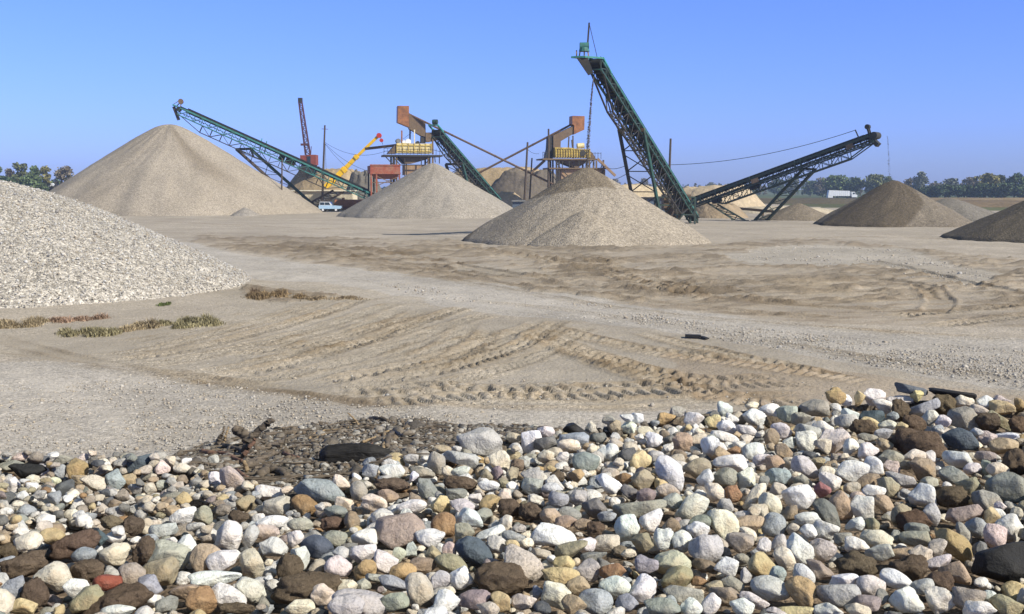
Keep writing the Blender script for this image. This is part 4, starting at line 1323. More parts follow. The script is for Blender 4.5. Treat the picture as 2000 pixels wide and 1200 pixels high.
# ================================================================== shed, tank, vehicles, blocks
SH = thing("shed", "long low cream metal shed between the tallest pile and the smooth grey one", "shed", (at_px(635, 222), 222, 0))
x0, x1 = at_px(540, 220), at_px(694, 220)
zt_ = P(600, 374, 218)[2]
mb = MB()
nrib = 60
for i in range(nrib):
    a, b = x0 + (x1 - x0) * i / nrib, x0 + (x1 - x0) * (i + .55) / nrib
    mb.box(a, b, 217.95, 218.05, 0, zt_)
mb.box(x0, x1, 218.0, 224, 0, zt_ - .02); mb.build("wall", M['cream'], SH)
mb = MB(); mb.prism([(217.5, zt_ + .02), (224.5, zt_ + .02), (221, zt_ + .22)], 0, 1)
vs = [(x0 - .3 if yy == 0 else x1 + .3, xx, zz) for (xx, yy, zz) in mb.v]
mb2 = MB(); mb2.add(vs, mb.f); mb2.build("roof", M['cream'], SH)
TK = thing("storage_tank", "rusty horizontal cylinder tank beside the pale blue pickup", "tank", (at_px(685, 214), 214, 0))
zc = P(680, 400, 214)[2]; r_ = 0.96
mb = MB(); mb.tube([(at_px(655.5, 214), 214, zc), (at_px(656.5, 214), 214, zc), (at_px(725, 214), 214, zc)], [r_ * .93, r_, r_], 22); mb.build("shell", M['tank'], TK)
for k in (662, 690, 715):
    mb = MB(); mb.box(at_px(k, 214) - .2, at_px(k, 214) + .2, 213.3, 214.7, 0, zc - r_ * .8); mb.build("saddle", M['concrete'], TK)
mb = MB(); mb.tube([(at_px(672, 214), 214, zc + r_ * .9), (at_px(672, 214), 214, zc + r_ + .35)], .25, 10); mb.build("fill_cap", M['tank'], TK)
mb = MB(); mb.box(at_px(641, 214), at_px(653.5, 214), 213, 215, 0, P(645, 402, 214)[2]); mb.bar((at_px(641, 214), 212.96, .2), (at_px(653.5, 214), 212.96, 1.2), .1)
tag(mb.build("machine_box", M['steel'], loc=(at_px(647, 214), 214, 0)), "dark steel machine box behind the pale blue pickup", "machine")

PK = thing("pickup_truck", "pale blue pickup truck parked in front of the rusty tank", "pickup", (at_px(645, 203), 203, 0))
bx = at_px(625.5, 203); Yv = 203
W = lambda x: bx + x
mb = MB(); mb.prism([(W(0), .55), (W(3.9), .55), (W(3.9), 1.05), (W(2.75), 1.12), (W(1.75), 1.15), (W(0.0), 1.15)], Yv - .95, Yv + .95); mb.build("body", M['blue_pale'], PK)
mb = MB(); mb.prism([(W(.1), 1.155), (W(2.45), 1.155), (W(1.9), 1.78), (W(.2), 1.80)], Yv - .85, Yv + .85); mb.build("cabin", M['white'], PK)
for (a, b) in ((.25, 1.02), (1.12, 1.95)):
    mb = MB(); mb.prism([(W(a), 1.24), (W(b + .12 if b > 1.5 else b), 1.24), (W(b - .15 if b > 1.5 else b), 1.7), (W(a), 1.7)], Yv - .88, Yv - .853); mb.build("window", M['glass'], PK)
mb = MB(); mb.prism([(W(2.43), 1.2), (W(2.50), 1.17), (W(1.95), 1.76), (W(1.88), 1.76)], Yv - .75, Yv + .75); mb.build("windscreen", M['glass'], PK)
for x in (.75, 3.05):
    for yy in (-.82, .82):
        w_ = MB(); w_.tube([(W(x), Yv + yy - .12, .37), (W(x), Yv + yy + .12, .37)], .37, 16); wo = w_.build("wheel", M['rubber'], PK)
        w_ = MB(); w_.tube([(W(x), Yv + yy - .135, .37), (W(x), Yv + yy + .135, .37)], .2, 12); w_.build("rim", M['white'], wo)
mb = MB(); mb.box(W(3.9), W(4.02), Yv - .95, Yv + .95, .5, .68); mb.build("bumper", M['steel'], PK)

Ys = 478.0
zs = 0.6
TR = thing("semi_truck", "white semi truck with long white trailer passing before the treeline", "truck", (at_px(1640, Ys), Ys, 0))
a0, a1 = at_px(1613, Ys), at_px(1655, Ys)
mb = MB(); mb.prism([(a0, 1.2), (a0 + .4, 3.6), (a1, 3.3), (a1, 1.2)], Ys - 1.25, Ys + 1.25); mb.build("trailer", M['white'], TR)
mb = MB()
for i in range(10):
    x = a0 + .8 + i * (a1 - a0 - 1) / 10; mb.box(x, x + .12, Ys - 1.3, Ys - 1.252, 1.2, 3.2)
mb.build("trailer_rib", M['white'], TR)
mb = MB(); mb.box(a0 - .02, a0 + 2.0, Ys - 1.24, Ys + 1.24, .5, 1.18); mb.build("tailgate", M['white'], TR)
c0, c1 = at_px(1659, Ys), at_px(1669.5, Ys)
mb = MB(); mb.prism([(c0, .7), (c1, .7), (c1, 1.7), (c0 + 1.5, 1.9), (c0 + 1.3, 2.9), (c0, 3.0)], Ys - 1.2, Ys + 1.2); mb.build("cab", M['white'], TR)
mb = MB(); mb.box(c0 + .4, c0 + 1.2, Ys - 1.23, Ys - 1.203, 1.95, 2.6); mb.build("window", M['glass'], TR)
mb = MB(); mb.box(a1 - 4, c1 - 1, Ys - .5, Ys + .5, .65, 1.1); mb.build("chassis", M['steel'], TR)
for x in (a0 + 1.0, a0 + 2.2, a1 - .4, a1 + .75, c1 - .9):
    for yy in (-1.0, 1.0):
        w_ = MB(); w_.tube([(x, Ys + yy - .15, .5), (x, Ys + yy + .15, .5)], .5, 14); w_.build("wheel", M['rubber'], TR)

VN = thing("van", "small white van at the far edge of the field by the left trees", "van", (at_px(104, 400), 400, 0))
zb = P(104, 364.5, 400)[2]
v0, v1 = at_px(96, 400), at_px(112, 400)
mb = MB(); mb.prism([(v0, zb), (v1, zb), (v1, zb + .6), (v1 - .7, zb + 1.1), (v0, zb + 1.15)], 399, 401); mb.build("body", M['white'], VN)
mb = MB(); mb.box(v0 + .3, v1 - .8, 398.96, 398.99, zb + .6, zb + .95); mb.build("window", M['glass'], VN)
for x in (v0 + .5, v1 - .6):
    mb = MB(); mb.tube([(x, 398.9, zb), (x, 399.2, zb)], .32, 12); mb.build("wheel", M['rubber'], VN)
mound("embankment", None, at_px(104, 400), 400, 9, 5, zb - .28, (0.10, 0.062, 0.042), 29, 0.02, 3.0, kind='structure')

CB = thing("block_hut", "dark flat-topped hut half hidden behind the dark-topped pile", "hut", (at_px(1011, 178), 178, 0))
mb = MB(); a = P(1001, 392.5, 178); mb.box(at_px(1001, 178), at_px(1024, 178), 176.5, 179, 0, a[2] - .12); mb.build("wall", M['bluegrey'], CB)
mb = MB(); mb.box(at_px(999.5, 178), at_px(1026, 178), 176.2, 179.3, a[2] - .118, a[2] + .08); mb.build("roof", M['concrete'], CB)
BS = thing("low_building", "low blue-grey shed behind the trestle of the steep conveyor", "shed", (at_px(1268, 175), 175, 0))
mb = MB(); a = P(1240, 388, 175); mb.box(at_px(1236, 175), at_px(1306, 175), 174, 177, 0, a[2]); mb.build("wall", M['bluegrey'], BS)
mb = MB(); mb.box(at_px(1234, 175), at_px(1308, 175), 173.7, 177.3, a[2] + .002, a[2] + .2); mb.build("roof", M['steel'], BS)
for k in (1260, 1284):
    mb = MB(); mb.bar((at_px(k, 175), 173.85, 0), (at_px(k, 175), 173.85, a[2]), .25); mb.build("post", M['steel'], BS)
mb = MB(); mb.bar(P(1416, 405, 170), P(1560, 418, 158), .5, .35); mb.bar(P(1416, 407, 170) - np.array([0, 0, .3]), P(1416, 407, 170) - np.array([0, 0, 1.3]), .3); mb.bar(P(1556, 419, 158.4), (P(1556, 419, 158.4)[0], 158.4, 0), .3)
mb.bar(P(1490, 413, 164), (P(1490, 413, 164)[0], 164, 0), .3)
tag(mb.build("beam", M['rust_dark'], loc=tuple(G(1490, 420))), "long brown beam lying low behind the leaning dark legs", "beam")
mb = MB()
a, b = G(1338, 660), G(1386, 661)
mb.bar(a + np.array([0, 0, .06]), a + np.array([.42, -.06, .05]), .22, .06); mb.bar(a + np.array([.42, -.06, .04]), b + np.array([-.1, -.22, .02]), .13, .035)
tag(mb.build("plank", M['charred'], loc=tuple(a)), "dark broken plank lying at the edge of the pale gravel road", "plank")
# ================================================================== trees
GREENS = {'dark': (0.06, 0.088, 0.04), 'mid': (0.098, 0.132, 0.052), 'yellow': (0.2, 0.18, 0.058), 'olive': (0.14, 0.15, 0.06), 'red': (0.17, 0.142, 0.098), 'grey': (0.14, 0.15, 0.11)}


def leaves(cx, cy, z0, z1, wd, rs, n, s, blobs, dens):
    """leaf-sized quads spread through uneven clumps"""
    pts = []
    H = z1 - z0
    B = []
    for k in range(blobs):
        t = rs.rand() ** 0.85
        rr = wd / 2 * (0.35 + 0.65 * math.sin(math.pi * min(1, 0.22 + 0.72 * t)))
        an = rs.rand() * 2 * math.pi
        q = rr * math.sqrt(rs.rand()) * 0.78
        B.append((cx + q * math.cos(an), cy + q * math.sin(an), z0 + H * (0.10 + 0.82 * t), wd * rs.uniform(0.15, 0.27)))
    B = np.array(B)
    pk = rs.randint(0, blobs, n)
    d = rs.randn(n, 3); d /= np.linalg.norm(d, axis=1)[:, None]
    r = B[pk, 3] * rs.rand(n) ** dens
    c = B[pk, :3] + d * r[:, None] * np.array([1, 1, 0.8])
    c = c[c[:, 2] < z1 * 1.01]
    n = len(c)
    a = rs.randn(n, 3); a /= np.linalg.norm(a, axis=1)[:, None]
    b = np.cross(a, rs.randn(n, 3)); b /= np.linalg.norm(b, axis=1)[:, None]
    sz = s * rs.uniform(0.6, 1.3, n)[:, None]
    V = np.stack([c - a * sz - b * sz * .6, c + a * sz - b * sz * .5, c + a * sz * .8 + b * sz * .6, c - a * sz * .7 + b * sz * .5], 1).reshape(-1, 3)
    F = np.arange(n * 4).reshape(n, 4)
    tone = np.repeat(rs.uniform(0.65, 1.45, blobs)[pk[:n]] * rs.uniform(0.75, 1.3, n), 4)
    return V, F, tone, B


def tree(label, px, base, top, wpx, Y, kind, seed, dens=0.45, lift=None, sparse=1.0):
    rs = np.random.RandomState(seed)
    x = at_px(px, Y)
    z1 = P(px, top, Y)[2]
    wd = wpx / F_PX * Y
    root = thing("tree", label, "tree", (x, Y, 0), "trees round the gravel yard")
    zc = max(1.2, z1 * 0.18) if lift is None else lift
    n = int(1700 * sparse)
    V, F, tone, B = leaves(x, Y, zc, z1, wd, rs, n, wd * 0.036 + 0.10, 22, dens)
    col = np.array(GREENS[kind])
    mesh_obj("crown", V, F, M['leaf'], root, cols=col[None] * tone[:, None])
    mb = MB()
    mb.tube([(x, Y, -0.2), (x + rs.randn() * .2, Y, z1 * .35), (x + rs.randn() * .4, Y + rs.randn() * .3, z1 * .8)], [wd * .035 + .08, wd * .028 + .05, .06], 7)
    for k in range(7):
        zb = z1 * rs.uniform(.22, .6)
        mb.tube([(x, Y, zb), (B[k, 0] * .6 + x * .4, B[k, 1] * .6 + Y * .4, (zb + B[k, 2]) / 2 + .3), tuple(B[k, :3])], [wd * .016 + .05, .07, .03], 5)
    mb.build("trunk", M['bark'], root)


T = [
    ("dark green tree at the far edge beside the picture's border, partly cut", -4, 362, 322, 34, 400, 'mid'),
    ("small thin tree between the cut one and the tall pale green pair", 26, 362, 327, 24, 410, 'red'),
    ("tallest broad green tree of the clump beyond the near pebble pile", 45, 362, 315, 40, 400, 'olive'),
    ("slim green tree right beside the tallest of the pebble pile clump", 75, 362, 320, 26, 402, 'mid'),
    ("yellowish green tree above the small white van", 95, 362, 324, 30, 396, 'yellow'),
    ("lone rusty green tree touching the slope of the tallest gravel pile", 131, 368, 323, 42, 392, 'red'),
    ("low dark bush in front of the trees beyond the pebble pile", 18, 363, 345, 50, 385, 'dark'),
    ("low green bush beneath the slim tree near the van", 66, 363, 343, 54, 385, 'mid'),
    ("large rounded dark green tree above the white semi truck", 1632, 388, 344, 66, 545, 'mid'),
    ("rounded green tree partly behind the big one above the truck", 1664, 388, 347, 44, 530, 'dark'),
    ("greyish thin tree left of the big tree above the truck", 1604, 388, 348, 34, 590, 'red'),
    ("tall loose tree just before the damp brown pile's crest", 1704, 386, 342, 52, 525, 'olive'),
    ("small pointed tree brushing the damp brown pile's crest", 1732, 386, 345, 26, 535, 'mid'),
    ("slender reddish tree behind the damp brown pile", 1770, 386, 347, 30, 515, 'red'),
    ("tall reddish tree standing above its neighbours past the damp pile", 1791, 386, 334, 32, 505, 'grey'),
    ("pale autumn tree with an open crown over the dark hedge", 1850, 386, 350, 46, 520, 'grey'),
    ("small dull tree at the gap beside the pale autumn tree", 1822, 388, 358, 30, 560, 'red'),
    ("brownish tree rising behind the dark thicket's first bushes", 1890, 388, 347, 36, 480, 'red'),
    ("yellowing tree highest over the middle of the dark thicket", 1920, 389, 340, 50, 440, 'yellow'),
    ("green tree with ochre top next to the yellowing one", 1948, 389, 343, 40, 445, 'olive'),
    ("tall dark green tree near the thicket's far end", 1976, 389, 338, 42, 430, 'dark'),
    ("broad dark tree cut by the frame at the thicket's end", 2004, 390, 342, 46, 425, 'mid'),
    ("low dark bush starting the thicket behind the damp pile", 1808, 389, 366, 40, 440, 'dark'),
    ("rounded dark bush second along the thicket", 1842, 389, 362, 46, 436, 'dark'),
    ("dark bush in the thicket below the brownish tree", 1880, 390, 363, 46, 430, 'dark'),
    ("dense dark bush in the thicket under the yellowing tree", 1918, 390, 360, 48, 425, 'dark'),
    ("dense dark bush in the thicket under the tall dark tree", 1958, 391, 359, 50, 420, 'dark'),
    ("dark bush closing the thicket at the frame's edge", 1996, 391, 362, 50, 418, 'mid'),
    ("hazy reddish tree behind the top of the dark-topped pile", 1202, 374, 350, 20, 800, 'red'),
    ("hazy tree seen between the trestle legs", 1257, 374, 349, 24, 800, 'red'),
    ("distant pale bush showing just over the far sand mound", 1386, 372, 357, 22, 820, 'grey'),
    ("hazy tall tree under the upper half of the dark conveyor", 1542, 384, 346, 34, 680, 'grey'),
    ("hazy rounded tree behind the leaning dark legs", 1516, 384, 350, 36, 690, 'mid'),
    ("hazy low tree between the leaning legs and the semi truck", 1580, 386, 354, 34, 640, 'mid'),
]
for i, t in enumerate(T):
    tree(*t, seed=900 + i, sparse=1.0 if t[6] != 'red' else 0.7)

# the far wood reads as one mass
rs = np.random.RandomState(31)
Vs, Fs, Cs, nv = [], [], [], 0
for (x0, x1, Y, hmin, hmax, step) in ((1130, 1480, 860, 5.5, 9.5, 5), (1130, 1420, 930, 5, 9, 6), (1380, 1640, 720, 6, 10, 8), (1560, 2200, 600, 5.5, 9, 9), (1690, 2150, 560, 5, 8, 10), (-260, 150, 520, 8, 13, 9), (-260, 110, 430, 5, 8.5, 14), (560, 780, 900, 3, 6, 14)):
    x = x0
    while x < x1:
        h = rs.uniform(hmin, hmax)
        w = rs.uniform(1.2, 2.2) * step / F_PX * Y
        V, F, tone, B = leaves(at_px(x, Y), Y + rs.randn() * 8, 0.4, h, w, rs, 330, w * .05 + .16, 12, .5)
        k = ['dark', 'mid', 'olive', 'red', 'grey'][rs.randint(0, 5)]
        Vs.append(V); Fs.append(F + nv); Cs.append(np.array(GREENS[k])[None] * tone[:, None]); nv += len(V)
        x += step * rs.uniform(.6, 1.3)
tag(mesh_obj("treeline", np.concatenate(Vs), np.concatenate(Fs), M['leaf'], cols=np.concatenate(Cs)), kind='stuff')


# ------------------------------------------------------------------ dry weeds at the foot of the pebble pile
def weed(label, px, py, wpx, hpx, n, col, seed, loc_spread=0.35):
    rs = np.random.RandomState(seed)
    g = G(px, py)
    s = g[1] / F_PX
    n = int(n * 2.3)
    nc = max(3, int(wpx / 9))
    cxs, cys, chs = rs.uniform(-.5, .5, nc) * wpx * s, rs.randn(nc) * loc_spread, rs.uniform(.45, 1.1, nc)
    pk = rs.randint(0, nc, n)
    gd = rs.randn(n, 2)
    x = g[0] + cxs[pk] + gd[:, 0] * min(7.5, wpx * .22) * s
    y = g[1] + cys[pk] + gd[:, 1] * min(.16, loc_spread)
    h = .8 * hpx * s * chs[pk] * np.exp(-(gd ** 2).sum(1) * .22) * rs.uniform(.3, 1.0, n)
    ang = rs.rand(n) * 2 * np.pi
    lean = rs.uniform(.2, 1.1, n) * h
    bw = 0.005 + rs.rand(n) * .007
    tip = np.stack([x + np.cos(ang) * lean, y + np.sin(ang) * lean, h], -1)
    b0 = np.stack([x - np.sin(ang) * bw, y + np.cos(ang) * bw, np.full(n, -.02)], -1)
    b1 = np.stack([x + np.sin(ang) * bw, y - np.cos(ang) * bw, np.full(n, -.02)], -1)
    midp = (b0 + b1) / 2 * .45 + tip * .55 + np.array([0, 0, .04])
    m0, m1 = midp - (b1 - b0) * .4, midp + (b1 - b0) * .4
    V = np.stack([b0, b1, m1, m0, tip], 1).reshape(-1, 3)
    i = np.arange(n) * 5
    F = np.concatenate([np.stack([i, i + 1, i + 2], -1), np.stack([i, i + 2, i + 3], -1), np.stack([i + 3, i + 2, i + 4], -1)])
    c = np.array(col)[None] * np.repeat(rs.uniform(.55, 1.7, n) * rs.uniform(.8, 1.2, nc)[pk], 5)[:, None]
    o = mesh_obj("dry_weed", V, F, M['leaf'], loc=(g[0], g[1], 0), cols=c)
    tag(o, label, "weeds", "dry weeds by the pebble pile")


BR, OL, GN = (0.29, 0.23, 0.14), (0.235, 0.205, 0.115), (0.13, 0.16, 0.055)
weed("low brown weed clump at the picture's edge, foot of the pebble pile", 12, 637, 60, 24, 700, BR, 1)
weed("rounded ochre weed clump beside the one at the picture's edge", 66, 637, 62, 30, 900, BR, 2)
weed("reddish weed patch growing higher up against the pale pebbles", 150, 626, 90, 20, 800, (0.28, 0.19, 0.13), 3)
weed("greenish weed clump nearest the tyre-marked sand", 172, 652, 96, 26, 1000, OL, 4)
weed("brown weed clump after the gap along the pebble pile's foot", 275, 640, 46, 28, 700, BR, 5)
weed("long flat olive weed strip ending near the sandy hump", 372, 634, 130, 24, 1400, OL, 6, 0.5)
weed("tiny green tuft sprouting among the pale pebbles", 320, 596, 14, 10, 120, GN, 7, .1)
weed("upright dead stalks at the tip of the pebble pile", 489, 576, 22, 32, 160, (0.15, 0.105, 0.065), 8, .15)
weed("dense dark brown weed mat just past the pebble pile's tip", 545, 582, 110, 22, 1500, (0.23, 0.165, 0.09), 9, .5)
weed("low sparse weed streak trailing off across the sand", 655, 584, 110, 10, 700, (0.26, 0.2, 0.125), 10, .35)

# ================================================================== the air
HAZE = True
if HAZE:
    hm = bpy.data.materials.new("haze")
    hm.use_nodes = True
    nt = hm.node_tree
    for n in list(nt.nodes):
        nt.nodes.remove(n)
    o_ = nt.nodes.new("ShaderNodeOutputMaterial")
    pv = nt.nodes.new("ShaderNodeVolumePrincipled")
    pv.inputs['Color'].default_value = (0.62, 0.76, 1.0, 1)
    pv.inputs['Density'].default_value = 0.00036
    pv.inputs['Anisotropy'].default_value = 0.2
    nt.links.new(pv.outputs[0], o_.inputs['Volume'])
    mb = MB(); mb.box(-1000, 1000, -60, 1000, -2.5, 24.5)
    tag(mb.build("haze", hm), kind='stuff')
# ================================================================== the cobble heap in front
CREST = [(-600, 893), (0, 893), (100, 888), (200, 893), (300, 897), (360, 908), (420, 934), (480, 952), (560, 962), (620, 952), (700, 930), (760, 904), (850, 876), (900, 868), (1000, 856), (1100, 846),
         (1200, 834), (1300, 812), (1400, 802), (1500, 794), (1600, 784), (1700, 780), (1800, 782), (1900, 788), (2000, 792), (2600, 800)]
DEB = [(300, 900), (340, 893), (380, 880), (420, 866), (480, 852), (560, 840), (640, 828), (700, 822), (800, 826), (900, 832), (1000, 830), (1060, 836), (1120, 846), (1180, 856), (1260, 860)]
cpx, cpy = np.array(CREST, float).T
dpx, dpy = np.array(DEB, float).T


def zray(px, py, z):
    dx = (px - 1000.0) / F_PX
    k = (600.0 - py) / F_PX
    dz = _F[2] + k * _U[2]
    dy = _F[1] + k * _U[1]
    t = (z - CAM_H) / dz
    return dx * t, dy * t


def ztop(x, y):
    u = x / np.maximum(y, .5)
    return 2.60 - 0.10 * sstep(-0.12, -0.30, u) * sstep(4.6, 5.6, y) + 0.05 * fnoise(x, y, 0.8, 201, 3)


cX, cY = zray(cpx, cpy + 10, np.interp(cpx, [0, 420, 640], [2.50, 2.50, 2.58]))
cU = cX / cY
dX, dY = zray(dpx, dpy, 2.05)
dU = dX / dY
Ycrest = lambda u: np.interp(u, cU, cY)
Ydeb = lambda u: np.interp(u, dU, dY, left=0, right=0)


def heap(x, y):
    u = x / np.maximum(y, .3)
    yc = Ycrest(u)
    over = np.maximum(0, y - yc)
    z = ztop(x, y) - 0.12 * np.minimum(over, .5) - 0.78 * np.maximum(0, over - 0.12)
    yd = Ydeb(u)
    k = np.clip((y - yc) / np.maximum(yd - yc, .2), 0, 1)
    zd = np.where(yd > yc, 2.44 * (1 - k) + 2.05 * k, -1) - 0.75 * np.maximum(0, y - yd) + 0.035 * fnoise(x, y, .35, 202, 3)
    zd = np.where(y > yc + .05, zd, -1)
    return np.maximum(np.maximum(z, zd), -0.4)


hu = np.concatenate([np.linspace(-2.4, -.78, 60), np.linspace(-0.75, 0.75, 420), np.linspace(.78, 2.4, 60)])
hy = np.concatenate([[-6, -2, 0.5, 1.5, 2.2], np.linspace(2.6, 8.2, 230), np.linspace(8.25, 15, 110)])
HX = hu[None, :] * np.maximum(hy[:, None], 3.0)
HY = np.repeat(hy[:, None], len(hu), 1)
HZ = heap(HX, np.maximum(HY, 2.6)) - 0.07
isd = (HY > Ycrest(HX / np.maximum(HY, .5)) + .05)
hc = np.where(isd[..., None], np.array([0.15, 0.13, 0.105]), np.array([0.165, 0.125, 0.088])) * (1 + .3 * fnoise(HX, HY, .3, 203, 4)[..., None])
HZ = np.where(isd, HZ + .07, HZ)
i2 = np.arange(HX.size).reshape(HX.shape)
F_ = np.stack([i2[:-1, :-1], i2[:-1, 1:], i2[1:, 1:], i2[1:, :-1]], -1).reshape(-1, 4)
tag(mesh_obj("earth_mound", np.stack([HX, HY, HZ], -1).reshape(-1, 3), F_, M['grit'], smooth=True, cols=hc.reshape(-1, 3)), kind='structure')

# colour word -> albedo, speckle, stain, spoken colour
SC = {
    'w': ((0.84, 0.815, 0.765), .05, .25, 'white'), 'wb': ((0.70, 0.70, 0.68), .1, .15, 'bluish white'), 'wg': ((0.72, 0.69, 0.63), .25, .2, 'greyish white'),
    'cr': ((0.77, 0.70, 0.56), .1, .4, 'cream'), 'pk': ((0.57, 0.485, 0.44), .45, .1, 'pink'), 'pb': ((0.57, 0.505, 0.43), .25, .3, 'pinkish beige'),
    'be': ((0.60, 0.53, 0.42), .2, .3, 'beige'), 'ta': ((0.47, 0.37, 0.25), .15, .3, 'tan'), 'oc': ((0.46, 0.34, 0.175), .1, .5, 'ochre'),
    'ye': ((0.63, 0.51, 0.29), .1, .5, 'yellowish'), 'ru': ((0.33, 0.205, 0.11), .3, .3, 'rust brown'), 'rd': ((0.30, 0.09, 0.055), .1, .0, 'brick red'),
    'rp': ((0.37, 0.19, 0.17), .2, .1, 'dusky red'), 'br': ((0.32, 0.255, 0.185), .2, .3, 'brown'), 'gb': ((0.37, 0.32, 0.26), .3, .2, 'grey brown'),
    'gy': ((0.46, 0.445, 0.41), .3, .1, 'grey'), 'bl': ((0.37, 0.39, 0.40), .3, .05, 'blue grey'), 'db': ((0.095, 0.125, 0.145), .1, .02, 'dark blue grey'),
    'dg': ((0.20, 0.195, 0.18), .2, .05, 'dark grey'), 'sl': ((0.12, 0.125, 0.13), .05, .0, 'dark slate'), 'bk': ((0.028, 0.027, 0.026), .0, .0, 'black'),
    'gn': ((0.29, 0.305, 0.265), .15, .1, 'greenish grey'), 'pg': ((0.50, 0.50, 0.40), .1, .25, 'pale green'), 'ol': ((0.37, 0.33, 0.22), .1, .3, 'olive'),
    'og': ((0.36, 0.345, 0.285), .15, .15, 'olive grey'), 'li': ((0.53, 0.515, 0.49), .15, .1, 'lilac grey'), 'pu': ((0.32, 0.265, 0.25), .2, .1, 'purplish brown'),
    'cl': ((0.20, 0.148, 0.103), 0, 0, 'brown'),
}
SH_ = {'r': 'rounded', 'o': 'oval', 'a': 'angular', 'f': 'flat', 'k': 'knobby', 'c': 'crumbly'}

# zoomed-picture lists: x y w h angle colour shape [| short name | full label]
LA = """
432 390 112 122 0 oc r |the ochre ball|round ochre cobble standing on the crest of the small gravelly stones
215 338 112 46 4 sl f
150 402 190 96 12 bk a |the black shale chunk|jagged black shale chunk under a thin slate, far corner of the gravelly stones
780 352 168 70 -22 db f |the veined slate|dark slate slab with its pale vein, tilted on the crest before the driftwood
525 468 152 90 6 be a
645 455 96 120 -20 bl a
715 452 94 80 10 ta a
350 500 128 80 -15 sl f
908 390 78 84 30 cr a
1015 385 94 56 4 cr o
1018 452 70 60 0 br a
835 502 76 72 0 pb r
905 482 72 62 10 gy r
1290 446 160 120 28 pb r |the white-blotched tan boulder|pinkish tan boulder with white blotches just below the driftwood
1200 440 84 78 20 w a
1190 352 64 86 0 gy a
1505 525 170 84 12 w k
1790 515 310 140 10 bl r |the blue-grey dome|wide smooth blue-grey boulder sunk among cobbles below the charred log
1600 505 78 42 -12 cr o
1920 586 112 74 15 cr a
1700 592 152 122 0 ru a |the rust-orange lump|rust-orange lump of cemented pebbles beside the blue-grey dome
1545 600 165 106 -15 pb a
1370 582 132 86 -10 ol r
1872 630 138 78 10 gn o
592 580 88 56 -15 sl f
1090 590 84 58 -6 bk c
1022 655 150 88 -14 w a
1135 656 104 112 -30 og r
912 730 156 72 -10 gy f
1520 685 184 74 -8 w o
1675 700 146 78 4 pg o
1330 660 116 78 8 cl c
1862 700 154 92 4 cl c
1280 760 142 162 20 w k |the tall white lump|tall knobby white stone between the gravelly stones and the wide blue-grey boulder
1490 745 142 86 5 pb r
1395 765 132 78 -65 li o
1525 830 160 122 28 wb r
1650 780 94 94 0 w k
1770 825 184 132 14 db o |the dark teal oval|smooth dark teal oval cobble below the blue-grey dome
1865 785 142 104 10 og r
1060 810 122 92 28 w a
955 800 92 62 10 w a
830 780 104 52 -4 bl f
635 860 158 130 10 cr k |the brown-rimmed white stone|large white stone rimmed with brown crust, between dirt lumps
475 870 142 88 -6 bl o |the slaty egg|blue grey egg-like cobble touching the brown-rimmed white stone
420 815 270 130 -20 cl c
815 862 165 150 -50 cl c
945 870 226 160 6 pg a |the pale chert block|big pale greenish chert block standing taller than its neighbours
900 965 175 205 50 ol a |the glassy olive chert|glassy olive chert with a chipped face leaning on the pale chert block
1150 882 172 164 -30 ta r
1245 902 182 116 -10 w a
1405 920 152 172 10 be a
1680 890 104 132 -10 wb a
1888 930 154 114 6 wg r
1618 945 152 165 0 cl c
1710 1060 390 190 -6 cl c
305 985 196 150 16 cr r |the big cream boulder|biggest cream boulder low among dirt lumps and blue-grey cobbles
485 960 176 132 0 cl c
735 982 142 132 0 gb r
840 1036 138 114 5 bl r
600 1022 152 86 -10 rd a |the brick-red block|brick red broken block wedged between dirt lumps
420 1055 132 104 10 w r
60 1080 156 156 -10 bl r
195 1085 144 172 0 cl c
485 1115 178 134 -10 ol r
660 1125 366 170 -15 cl c
1200 1000 284 96 -8 w k |the long white bone-like stone|long knobby white bone-like stone below the tan cobbles
1060 1075 220 80 -8 ta a
1125 1125 165 155 50 ru a
1275 1100 206 128 10 wg a
1400 1070 174 138 10 wg k
1310 1172 220 80 0 cl c
1800 1090 134 122 -20 cr r
1940 1050 112 86 5 cr a
1930 1160 200 150 10 li r
1672 1165 168 94 0 cr r
660 1180 176 64 -4 w o
930 1150 136 86 -25 gn a
130 1165 134 94 10 ye a
140 925 234 124 -20 cl c
50 850 116 92 0 cl c
40 912 94 74 6 bl r
570 775 68 88 0 db a
745 705 118 114 0 cl c
625 690 124 84 4 br c
65 482 100 92 0 w a
40 560 94 78 -10 sl f
185 450 74 56 0 cr r
330 400 74 74 10 bl r
240 398 60 70 20 gy a
60 375 150 60 -12 og a
115 320 90 46 0 be r
345 335 110 56 -20 og a
465 325 56 48 0 pb r
520 340 54 54 0 dg r
515 303 48 34 0 cr r
35 325 46 46 0 wb r
560 405 70 62 10 br a
440 450 80 50 0 ta a
300 460 76 50 -6 cr o
760 500 90 60 10 gy a
720 560 76 60 0 wg a
950 350 60 66 0 be r
"""
